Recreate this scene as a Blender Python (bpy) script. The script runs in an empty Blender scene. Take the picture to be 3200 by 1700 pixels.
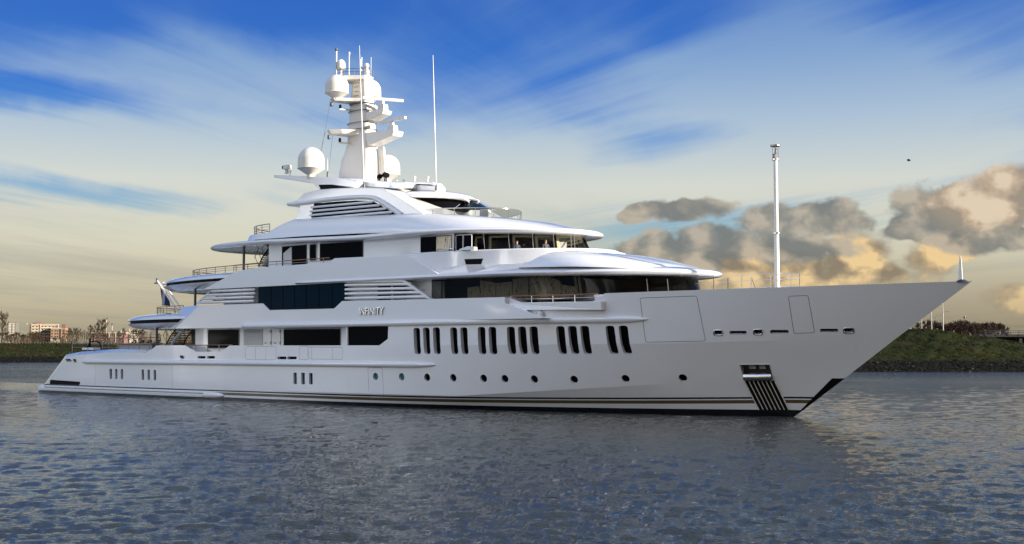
import bpy, bmesh, math, random
import numpy as np
from mathutils import Vector, Matrix
R = math.radians
random.seed(7); rng = np.random.default_rng(7)
scene = bpy.context.scene

# ------------------------------------------------------------------ camera
# world = ship frame: x forward, y to port, z up, water at z = 0, stern at x = 0
CAM = np.array([111.56897843, -66.45861133, 3.89549751])
YAW, PITCH, FPX = R(130.0346333), math.atan(250/3728), 3728.0
cam = bpy.data.cameras.new("camera"); cam_o = bpy.data.objects.new("camera", cam)
scene.collection.objects.link(cam_o)
cam.sensor_width = 36; cam.lens = FPX/3200*36; cam.clip_start = 1; cam.clip_end = 9000
cam_o.location = CAM
cam_o.rotation_euler = (math.pi/2 + PITCH, 0, YAW - math.pi/2)
scene.camera = cam_o
scene.render.resolution_x, scene.render.resolution_y = 1024, 544

# ------------------------------------------------------------------ light and sky
SUN_EL = R(13.0)
SUN_DIR = np.array([0.94, 0.34, 0.0]); SUN_DIR /= np.linalg.norm(SUN_DIR)
SUN_DIR = np.array([SUN_DIR[0]*math.cos(SUN_EL), SUN_DIR[1]*math.cos(SUN_EL), math.sin(SUN_EL)])
sl = bpy.data.lights.new("sun", 'SUN'); sl.energy = 5.0; sl.angle = R(0.6); sl.color = (1.0, 0.91, 0.78)
so = bpy.data.objects.new("sun", sl); scene.collection.objects.link(so)
so.rotation_euler = Vector(SUN_DIR).to_track_quat('Z', 'Y').to_euler(); so.location = (200, 80, 120)
scene.view_settings.view_transform = 'Standard'; scene.view_settings.look = 'None'
scene.view_settings.exposure = 1.2; scene.view_settings.gamma = 1.0

def lin(r, g, b):
    return tuple(((c/255/12.92) if c/255 <= .04045 else ((c/255+.055)/1.055)**2.4) for c in (r, g, b))

class NT:
    """tiny node-tree writer"""
    def __init__(s, tree): s.t = tree; s.n = tree.nodes; s.l = tree.links
    def node(s, typ, **kw):
        n = s.n.new(typ)
        for k, v in kw.items(): setattr(n, k, v)
        return n
    def put(s, sock, v):
        if isinstance(v, bpy.types.NodeSocket): s.l.new(v, sock)
        elif isinstance(v, (tuple, list)) and len(v) == 3 and sock.type == 'RGBA': sock.default_value = (*v, 1)
        else: sock.default_value = v
    def math(s, op, a, b=0.0, c=None, clamp=False):
        n = s.node('ShaderNodeMath', operation=op, use_clamp=clamp)
        s.put(n.inputs[0], a); s.put(n.inputs[1], b)
        if c is not None: s.put(n.inputs[2], c)
        return n.outputs[0]
    def vmath(s, op, a, b=None):
        n = s.node('ShaderNodeVectorMath', operation=op)
        s.put(n.inputs[0], a)
        if b is not None: s.put(n.inputs[1], b)
        return n.outputs['Value'] if op in ('DOT_PRODUCT', 'LENGTH') else n.outputs[0]
    def xyz(s, x, y, z=0.0):
        n = s.node('ShaderNodeCombineXYZ')
        for i, v in enumerate((x, y, z)): s.put(n.inputs[i], v)
        return n.outputs[0]
    def noise(s, vec, scale, detail=4, rough=.55, dist=0.0, col=False):
        n = s.node('ShaderNodeTexNoise')
        if vec is not None: s.put(n.inputs['Vector'], vec)
        s.put(n.inputs['Scale'], scale); n.inputs['Detail'].default_value = detail
        n.inputs['Roughness'].default_value = rough; n.inputs['Distortion'].default_value = dist
        return n.outputs['Color' if col else 'Fac']
    def rng(s, v, a, b, c=0.0, d=1.0, smooth=True):
        n = s.node('ShaderNodeMapRange', interpolation_type='SMOOTHSTEP' if smooth else 'LINEAR')
        for i, q in enumerate((v, a, b, c, d)): s.put(n.inputs[i], q)
        return n.outputs[0]
    def ramp(s, fac, stops):
        n = s.node('ShaderNodeValToRGB'); s.put(n.inputs[0], fac)
        e = n.color_ramp.elements
        while len(e) < len(stops): e.new(.5)
        for i, (p, c) in enumerate(stops): e[i].position = p; e[i].color = (*c, 1)
        return n.outputs[0]
    def mix(s, f, a, b):
        n = s.node('ShaderNodeMix', data_type='RGBA')
        s.put(n.inputs[0], f); s.put(n.inputs[6], a); s.put(n.inputs[7], b)
        return n.outputs[2]

world = bpy.data.worlds.new("World"); scene.world = world; world.use_nodes = True
def build_world():
    t = NT(world.node_tree); t.n.clear()
    out = t.node('ShaderNodeOutputWorld'); bg = t.node('ShaderNodeBackground')
    t.l.new(bg.outputs[0], out.inputs[0]); bg.inputs[1].default_value = 0.05
    sky = t.node('ShaderNodeTexSky'); sky.sky_type = 'NISHITA'; sky.sun_disc = False
    sky.sun_elevation = SUN_EL; sky.sun_rotation = math.atan2(SUN_DIR[0], SUN_DIR[1])
    d = t.node('ShaderNodeTexCoord').outputs['Generated']
    sp = t.node('ShaderNodeSeparateXYZ'); t.l.new(d, sp.inputs[0])
    fw = (math.cos(YAW), math.sin(YAW), 0); rt = (math.sin(YAW), -math.cos(YAW), 0)
    df, dr = t.vmath('DOT_PRODUCT', d, fw), t.vmath('DOT_PRODUCT', d, rt)
    az = t.math('ARCTAN2', dr, df)                       # bearing, radians to the right of the view axis
    el = t.math('ARCSINE', sp.outputs[2])                # height above the horizon, radians
    DEG = 57.2958
    eld = t.math('MULTIPLY', el, DEG); azd = t.math('MULTIPLY', az, DEG)
    front = t.rng(df, -0.2, 0.6)                         # 1 ahead of the photographer, 0 behind
    P2 = t.xyz(azd, eld, 0.0)
    wob = t.vmath('MULTIPLY', t.vmath('SUBTRACT', t.noise(P2, .55, 3, .5, col=True), (.5, .5, .5)), (1.6, .9, 0))
    PW = t.vmath('ADD', P2, wob)
    def px(u, v): return (math.degrees(math.atan((u-1288)/3000.0)), math.degrees(math.atan((885-v)/3000.0)))
    def blobs(lst):
        acc = None
        for (u, v, ru, rv) in lst:
            a, e = px(u, v)
            q = t.vmath('MULTIPLY', t.vmath('SUBTRACT', PW, (a, e, 0)), (52.4/ru, 52.4/rv, 0))
            b = t.math('SUBTRACT', 1.0, t.vmath('LENGTH', q))
            acc = b if acc is None else t.math('MAXIMUM', acc, b)
        return acc
    # --- clear air by height
    clear = t.ramp(t.math('MULTIPLY', eld, 1/60.0, clamp=True), [
        (0.0, lin(176, 166, 140)), (3/60, lin(196, 188, 160)), (5.5/60, lin(150, 184, 196)), (8.5/60, lin(92, 158, 216)),
        (12/60, lin(50, 118, 208)), (18/60, lin(38, 94, 188)), (25/60, lin(132, 154, 180)), (1.0, lin(172, 180, 188))])
    # --- high streaks: bands that run towards a point on the horizon
    zz = t.math('MAXIMUM', t.math('ADD', sp.outputs[2], 0.06), 0.03)
    def streaks(bearing, off):
        a0 = R(bearing); ca, sa = math.cos(a0), math.sin(a0)
        along = t.math('DIVIDE', t.math('ADD', t.math('MULTIPLY', df, ca), t.math('MULTIPLY', dr, sa)), zz)
        across = t.math('DIVIDE', t.math('SUBTRACT', t.math('MULTIPLY', dr, ca), t.math('MULTIPLY', df, sa)), zz)
        wv = t.xyz(t.math('MULTIPLY', across, 0.8), t.math('MULTIPLY', along, 0.26), off)
        warp = t.noise(wv, 0.7, 3, .5, col=True)
        wv2 = t.vmath('ADD', wv, t.vmath('MULTIPLY', warp, (1.1, 0.7, 0)))
        c1 = t.noise(wv2, 0.95, 5, .5)
        c2 = t.noise(t.vmath('MULTIPLY', wv2, (1.0, .35, 1.0)), 3.2, 5, .55)
        c4 = t.noise(t.vmath('MULTIPLY', wv2, (1.0, .16, 1.0)), 8.5, 4, .6)
        return t.math('ADD', t.math('MULTIPLY', c1, .60), t.math('ADD', t.math('MULTIPLY', c2, .31), t.math('MULTIPLY', c4, .09))), wv
    sA, wv = streaks(27.0, 3.7); sB, _ = streaks(-34.0, 9.1)
    fam = t.rng(azd, -9.0, 8.0)
    st = t.math('ADD', t.math('MULTIPLY', sA, t.math('SUBTRACT', 1.0, fam)), t.math('MULTIPLY', sB, fam))
    lo = t.rng(eld, 4.0, 17.0, 0.36, 0.455, smooth=False)
    gap = blobs([(1280, 200, 480, 230), (80, 90, 360, 150), (50, 265, 300, 60), (230, 515, 680, 60), (1650, 370, 380, 90), (2500, 70, 420, 190), (760, 40, 300, 130), (1700, 60, 300, 110)])
    veil = blobs([(430, 190, 480, 110), (420, 385, 760, 120), (700, 230, 300, 90), (1990, 200, 420, 190), (1150, 430, 600, 110), (2150, 440, 600, 140), (700, 650, 900, 140)])
    lo = t.math('ADD', lo, t.math('MULTIPLY', t.rng(gap, -.35, .85), .092))
    lo = t.math('SUBTRACT', lo, t.math('MULTIPLY', t.rng(veil, -.3, .8), .095))
    cir = t.rng(st, t.math('SUBTRACT', lo, .02), t.math('ADD', lo, 0.185))
    cir = t.math('MULTIPLY', cir, t.rng(eld, 3.5, 17.0, 0.95, 0.72))
    cir_col = t.ramp(t.math('MULTIPLY', eld, 1/40.0, clamp=True), [
        (0.0, lin(186, 174, 146)), (4/40, lin(220, 212, 186)), (8/40, lin(222, 222, 208)), (11/40, lin(186, 204, 216)), (14/40, lin(146, 178, 212)), (17/40, lin(112, 150, 204)), (1.0, lin(206, 212, 220))])
    c3 = t.noise(t.vmath('MULTIPLY', wv, (.6, .5, 1.0)), 2.1, 5, .6)
    cir_col = t.mix(t.math('MULTIPLY', t.rng(c3, .42, .68), t.rng(eld, 9, 3, 0.0, .42)), cir_col, lin(140, 142, 140))
    col = t.mix(cir, clear, cir_col)
    # brown murk low down, deeper to the right
    murk = t.math('MULTIPLY', t.rng(eld, 6.5, 0.0), t.rng(azd, -30, 22, .30, .75))
    col = t.mix(murk, col, lin(134, 122, 100))
    # --- heaped clouds to the right
    fb = t.noise(t.vmath('MULTIPLY', P2, (1.0, 1.3, 1.0)), 0.52, 9, .53, .2)
    fbL = t.noise(t.vmath('ADD', t.vmath('MULTIPLY', P2, (1.0, 1.35, 1.0)), (-.55, -.42, 0)), 0.50, 4, .48, .2)
    def dens(lst, k, soft):
        b = blobs(lst)
        v = t.math('ADD', b, t.math('MULTIPLY', t.math('SUBTRACT', fb, .5), k))
        return t.rng(v, 0.0, soft)
    lit = dens([(1640, 700, 170, 80), (1875, 675, 130, 100), (2010, 690, 150, 85), (2130, 680, 130, 105), (2335, 672, 95, 65), (2240, 700, 90, 45), (2560, 765, 80, 55), (1750, 705, 180, 50), (2400, 640, 60, 60)], 1.75, .55)
    relief = t.rng(t.math('SUBTRACT', fb, fbL), -.13, .10, smooth=False)
    lit_col = t.ramp(relief, [(0.0, lin(140, 126, 106)), (.5, lin(184, 160, 126)), (1.0, lin(240, 206, 150))])
    col = t.mix(t.math('MULTIPLY', lit, t.rng(eld, 1.0, 4.0, .35, 1.0)), col, lit_col)
    grey = dens([(1735, 530, 120, 34), (1600, 540, 60, 26), (1650, 628, 170, 50), (1810, 615, 180, 54), (1960, 572, 135, 54), (2085, 560, 110, 54), (1720, 660, 140, 45), (2000, 628, 140, 44), (2440, 550, 210, 80), (2575, 512, 155, 84), (2330, 585, 120, 42), (2480, 615, 140, 46)], 1.55, .30)
    grey_col = t.ramp(t.rng(t.math('SUBTRACT', fb, fbL), -.13, .15, smooth=False), [(0.0, lin(118, 119, 118)), (.5, lin(146, 141, 132)), (1.0, lin(186, 174, 156))])
    warm = t.rng(blobs([(2500, 525, 200, 95), (2570, 470, 150, 110)]), 0.0, .5)
    grey_col = t.mix(t.math('MULTIPLY', warm, .8), grey_col, t.ramp(relief, [(0.0, lin(160, 142, 122)), (.55, lin(204, 176, 146)), (1.0, lin(236, 212, 182))]))
    col = t.mix(t.math('MULTIPLY', grey, .93), col, grey_col)
    # --- unseen sky behind the camera, its cloud and brightness shaped to light the hull
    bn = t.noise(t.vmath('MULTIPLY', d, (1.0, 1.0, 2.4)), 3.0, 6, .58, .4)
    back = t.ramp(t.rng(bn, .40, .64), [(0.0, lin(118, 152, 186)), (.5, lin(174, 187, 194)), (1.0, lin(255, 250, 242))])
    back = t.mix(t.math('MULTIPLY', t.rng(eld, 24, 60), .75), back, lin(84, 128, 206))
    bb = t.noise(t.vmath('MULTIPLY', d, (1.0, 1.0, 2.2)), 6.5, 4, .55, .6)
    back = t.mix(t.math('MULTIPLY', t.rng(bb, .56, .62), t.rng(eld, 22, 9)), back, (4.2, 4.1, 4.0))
    warmside = t.rng(dr, -.72, .05)                      # unseen sky on this side dimmed and warmed to tint the bow
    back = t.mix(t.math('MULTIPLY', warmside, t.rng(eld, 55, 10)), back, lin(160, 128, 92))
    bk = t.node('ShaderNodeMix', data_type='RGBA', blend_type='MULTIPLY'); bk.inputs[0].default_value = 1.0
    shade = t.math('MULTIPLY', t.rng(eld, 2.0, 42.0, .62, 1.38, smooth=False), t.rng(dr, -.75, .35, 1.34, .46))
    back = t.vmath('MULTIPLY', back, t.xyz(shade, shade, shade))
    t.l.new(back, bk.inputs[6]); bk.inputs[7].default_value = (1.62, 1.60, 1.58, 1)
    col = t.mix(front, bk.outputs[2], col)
    # below the horizon: dull ground colour
    col = t.mix(t.rng(eld, -0.2, -3.0), col, lin(70, 72, 68))
    up = t.node('ShaderNodeMix', data_type='RGBA', blend_type='MULTIPLY'); up.inputs[0].default_value = 1.0
    t.l.new(col, up.inputs[6]); up.inputs[7].default_value = (8.9, 8.9, 8.9, 1)
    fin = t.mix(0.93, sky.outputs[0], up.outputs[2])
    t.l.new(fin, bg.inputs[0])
build_world()
try:
    world.cycles.sampling_method = 'MANUAL'; world.cycles.sample_map_resolution = 1024
except Exception: pass

# ------------------------------------------------------------------ reading places off the photograph
_R2 = np.array([[math.sin(YAW), math.cos(YAW)], [-math.cos(YAW), math.sin(YAW)]])   # columns: right, forward
def ray(u, v):
    r, q = (u-1600)/FPX, -(v-850)/FPX
    f, h = math.cos(PITCH)-q*math.sin(PITCH), math.sin(PITCH)+q*math.cos(PITCH)
    w = _R2 @ np.array([r, f]); return np.array([w[0], w[1], h])
def P(u, v, y):
    "the point of the vertical fore-and-aft plane at y that the photograph shows at (u, v)"
    d = ray(u, v); return CAM + d*((y-CAM[1])/d[1])
def D(u, v, depth):
    "the point at a given distance"
    return CAM + ray(u, v)*depth
def proj_u(p):
    d = np.asarray(p)-CAM; r = _R2.T @ d[:2]
    return 1600+FPX*r[0]/(r[1]*math.cos(PITCH)+d[2]*math.sin(PITCH))
ZO = {'Z1': (0, 800, .36546), 'Z2': (700, 900, .36546), 'Z3': (1400, 900, .36546), 'Z4': (2000, 800, .46584),
      'A1': (480, 650, .32895), 'A2': (820, 500, .2924), 'A3': (1250, 600, .2924), 'A4': (1800, 750, .2924), 'A5': (850, 130, .35807),
      'B1': (400, 860, .17544), 'B2': (250, 1020, .11646), 'B3': (700, 690, .12428), 'B4': (1480, 700, .16304), 'B5': (2280, 1120, .14752), 'B6': (2200, 440, .35088)}
def UV(z, x, y): o = ZO[z]; return o[0]+x*o[2], o[1]+y*o[2]
def W(z, x, y, Y): return P(*UV(z, x, y), Y)
def WP(z, pts, Y): return [W(z, x, y, Y) for x, y in pts]
def XZ(z, pts, Y): return [(w[0], w[2]) for w in WP(z, pts, Y)]

# ------------------------------------------------------------------ mesh helpers
class MB:
    def __init__(s): s.v = []; s.f = []
    def add(s, vs, fs):
        o = len(s.v); s.v += [tuple(map(float, p)) for p in vs]; s.f += [tuple(i+o for i in f) for f in fs]; return s
    def box(s, c, d, rz=0.0, taper=1.0):
        x, y, z = d[0]/2, d[1]/2, d[2]/2; cs, sn = math.cos(rz), math.sin(rz); vs = []
        for k in (-1, 1):
            q = taper if k > 0 else 1
            for a, b in ((-x, -y), (x, -y), (x, y), (-x, y)):
                a *= q; b *= q
                vs.append((c[0]+a*cs-b*sn, c[1]+a*sn+b*cs, c[2]+k*z))
        return s.add(vs, [(3, 2, 1, 0), (4, 5, 6, 7), (0, 1, 5, 4), (1, 2, 6, 5), (2, 3, 7, 6), (3, 0, 4, 7)])
    def tube(s, path, r, n=8, cap=True):
        path = [Vector(p) for p in path]; rs = r if isinstance(r, (list, tuple)) else [r]*len(path)
        rings = []
        up0 = None
        for i, p in enumerate(path):
            tg = (path[min(i+1, len(path)-1)]-path[max(i-1, 0)]).normalized()
            ref = Vector((0, 0, 1)) if abs(tg.z) < .95 else Vector((1, 0, 0))
            a = tg.cross(ref).normalized()
            if up0 is not None and a.dot(up0) < 0: a = -a
            up0 = a; b = tg.cross(a)
            rings.append([p+(a*math.cos(2*math.pi*k/n)+b*math.sin(2*math.pi*k/n))*rs[i] for k in range(n)])
        return s.loft(rings, cap=cap)
    def loft(s, rings, cap=True, closed=True, skip=()):
        n = len(rings[0]); vs = [p for r in rings for p in r]; fs = []
        for i in range(len(rings)-1):
            if i in skip: continue
            for k in range(n if closed else n-1):
                a, b = i*n+k, i*n+(k+1) % n
                fs.append((a, b, b+n, a+n))
        if cap:
            fs.append(tuple(range(n-1, -1, -1))); fs.append(tuple((len(rings)-1)*n+k for k in range(n)))
        return s.add(vs, fs)
    def prism(s, poly, y0, y1):
        "a side outline (x, z) given a width from y0 to y1"
        n = len(poly)
        vs = [(x, y0, z) for x, z in poly]+[(x, y1, z) for x, z in poly]
        fs = [tuple(range(n)), tuple(range(2*n-1, n-1, -1))]+[(i, n+i, n+(i+1) % n, (i+1) % n) for i in range(n)]
        return s.add(vs, fs)
    def hull_prism(s, outer, inner):
        n = len(outer)
        return s.add(list(outer)+list(inner), [tuple(range(n)), tuple(range(2*n-1, n-1, -1))]+[(i, n+i, n+(i+1) % n, (i+1) % n) for i in range(n)])
    def lathe(s, c, prof, n=24, cap=True):
        rings = [[(c[0]+r*math.cos(2*math.pi*k/n), c[1]+r*math.sin(2*math.pi*k/n), c[2]+z) for k in range(n)] for r, z in prof]
        return s.loft(rings, cap=cap)
    def mesh(s, name, mat, smooth=None, bevel=0, fix=True):
        me = bpy.data.meshes.new(name); me.from_pydata(s.v, [], s.f)
        if fix or bevel:
            bm = bmesh.new(); bm.from_mesh(me)
            if fix:
                bmesh.ops.remove_doubles(bm, verts=bm.verts, dist=1e-5); bmesh.ops.recalc_face_normals(bm, faces=bm.faces)
            if bevel:
                es = [e for e in bm.edges if len(e.link_faces) == 2 and e.calc_face_angle(0) > R(25)]
                bmesh.ops.bevel(bm, geom=es, offset=bevel, segments=3, profile=.5, affect='EDGES', clamp_overlap=True)
            bm.to_mesh(me); bm.free()
        if mat: me.materials.append(mat)
        if smooth is not None:
            me.polygons.foreach_set('use_smooth', [True]*len(me.polygons)); me.set_sharp_from_angle(angle=R(smooth))
        return me
    def obj(s, name, mat, parent=None, smooth=None, bevel=0, fix=True, **tags):
        return link(name, s.mesh(name, mat, smooth, bevel, fix), parent, **tags)

def link(name, data, parent=None, loc=None, **tags):
    o = bpy.data.objects.new(name, data); scene.collection.objects.link(o)
    if parent is not None:
        o.parent = parent
        o.matrix_parent_inverse = Matrix.Translation(-world_loc(parent))
    if loc is not None: o.location = loc
    for k, v in tags.items(): o[k] = v
    return o
def world_loc(o):
    v = Vector(o.location)
    if o.parent: v = o.matrix_parent_inverse @ v; v = world_loc(o.parent)+v
    return v
def empty(name, loc, **tags):
    return link(name, None, None, loc, **tags)
def copy_tree(o, parent=None):
    c = o.copy(); scene.collection.objects.link(c)
    if parent is not None: c.parent = parent
    for ch in list(o.children): copy_tree(ch, c)
    return c

# ------------------------------------------------------------------ materials
def material(name, base, rough=.5, metal=0.0, spec=.5, coat=0.0, build=None):
    m = bpy.data.materials.new(name); m.use_nodes = True; t = NT(m.node_tree)
    b = m.node_tree.nodes['Principled BSDF']
    b.inputs['Base Color'].default_value = (*base, 1); b.inputs['Roughness'].default_value = rough
    b.inputs['Metallic'].default_value = metal; b.inputs['Specular IOR Level'].default_value = spec
    b.inputs['Coat Weight'].default_value = coat; b.inputs['Coat Roughness'].default_value = .03
    if build: build(t, b)
    return m
def mottled(scale, amt, rough_amt=0.0, bump=0.0, coord='Object'):
    def f(t, b):
        c = t.node('ShaderNodeTexCoord').outputs[coord]; n = t.noise(c, scale, 5, .6)
        base = tuple(b.inputs['Base Color'].default_value)[:3]
        t.put(b.inputs['Base Color'], t.mix(n, tuple(x*(1-amt) for x in base), tuple(min(1, x*(1+amt)) for x in base)))
        if rough_amt:
            r = b.inputs['Roughness'].default_value
            t.put(b.inputs['Roughness'], t.rng(n, .3, .7, max(.01, r-rough_amt), r+rough_amt))
        if bump:
            bp = t.node('ShaderNodeBump'); bp.inputs['Strength'].default_value = bump; bp.inputs['Distance'].default_value = .02
            t.put(bp.inputs['Height'], n); t.l.new(bp.outputs[0], b.inputs['Normal'])
    return f
def paint_build(t, b):
    c = t.node('ShaderNodeTexCoord').outputs['Object']
    n = t.noise(c, .35, 4, .5)
    t.put(b.inputs['Base Color'], t.mix(n, (.76, .765, .78), (.80, .80, .80)))
    big = t.noise(t.vmath('MULTIPLY', c, (.5, 1.0, 1.0)), .8, 3, .5)     # very slight unfairness of the plating
    bp = t.node('ShaderNodeBump'); bp.inputs['Strength'].default_value = .35; bp.inputs['Distance'].default_value = .012
    t.put(bp.inputs['Height'], big); t.l.new(bp.outputs[0], b.inputs['Normal'])
M = {}
M['white'] = material('white_gloss_paint', (.79, .79, .79), .13, spec=.55, coat=1.0, build=paint_build)
M['offwhite'] = material('satin_white_paint', (.66, .64, .60), .35, build=mottled(.8, .04))
M['radome'] = material('radome_gelcoat', (.64, .62, .575), .38, build=mottled(.6, .03))
M['grey'] = material('silver_grey_paint', (.30, .31, .34), .3, build=mottled(.7, .08))
M['darkgrey'] = material('dark_grey_paint', (.07, .072, .08), .4, build=mottled(.9, .15))
M['black'] = material('black_paint', (.007, .007, .008), .5, spec=.05, build=mottled(.8, .3))
M['seam'] = material('seam_sealant', (.13, .135, .15), .6, build=mottled(2, .1))
M['steel'] = material('polished_steel', (.62, .60, .57), .16, metal=1.0, build=mottled(3, .08))
M['steel_dark'] = material('weathered_steel', (.34, .31, .28), .35, metal=.9, build=mottled(3, .15))
M['teak'] = material('varnished_teak', (.30, .13, .05), .3, build=mottled(4, .25))
M['glass'] = material('black_glass', (.004, .004, .005), .03, spec=.025, build=mottled(.5, .2))
M['bluglass'] = material('blue_black_glass', (.003, .014, .026), .04, spec=.03, build=mottled(.5, .25))
M['teal'] = material('teal_glass', (.03, .13, .14), .05, build=mottled(1.5, .3))
M['louvre'] = material('louvre_panel', (.55, .56, .58), .45, build=mottled(1.2, .06))
M['cream'] = material('cream_lining', (.80, .74, .48), .5, build=mottled(1.2, .08))
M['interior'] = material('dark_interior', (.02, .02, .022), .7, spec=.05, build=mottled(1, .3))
M['curtain'] = material('beige_curtain', (.33, .28, .20), .8, build=lambda t, b: t.put(b.inputs['Base Color'], t.mix(
    t.rng(t.math('ABSOLUTE', t.math('SUBTRACT', t.noise(t.vmath('MULTIPLY', t.node('ShaderNodeTexCoord').outputs['Object'], (2.2, 2.2, .45)), 1.6, 2, .5, .6), .5)), .022, .004), (.78, .68, .50), (.12, .10, .07))))
M['gold'] = material('bronze_letters', (.93, .87, .80), .2, metal=1.0, build=mottled(6, .15))
def tint_glass(name, tint, f0):
    m = bpy.data.materials.new(name); m.use_nodes = True; t = NT(m.node_tree); t.n.clear()
    o = t.node('ShaderNodeOutputMaterial'); mx = t.node('ShaderNodeMixShader')
    tr = t.node('ShaderNodeBsdfTransparent'); gl = t.node('ShaderNodeBsdfGlossy')
    fr = t.node('ShaderNodeFresnel'); fr.inputs[0].default_value = f0
    c = t.noise(t.node('ShaderNodeTexCoord').outputs['Object'], .5, 2)
    t.put(tr.inputs[0], t.mix(c, tuple(x*.9 for x in tint), tint)); gl.inputs['Roughness'].default_value = .01
    t.l.new(fr.outputs[0], mx.inputs[0]); t.l.new(tr.outputs[0], mx.inputs[1]); t.l.new(gl.outputs[0], mx.inputs[2])
    t.l.new(mx.outputs[0], o.inputs[0]); return m
M['tint'] = tint_glass('tinted_glass', (.38, .38, .37), 1.2)
M['clear'] = tint_glass('clear_glass', (.72, .73, .72), 1.2)
M['smoke'] = tint_glass('smoked_glass', (.62, .64, .62), 1.45)

# ------------------------------------------------------------------ the river
def C(r, f, z):
    "plan position: r to the right of the photographer, f ahead of him"
    w = _R2 @ np.array([r, f]); return (CAM[0]+w[0], CAM[1]+w[1], z)
RIGHT = math.atan2(-math.cos(YAW), math.sin(YAW))        # turn that lays a box's x axis along 'right'

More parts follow.
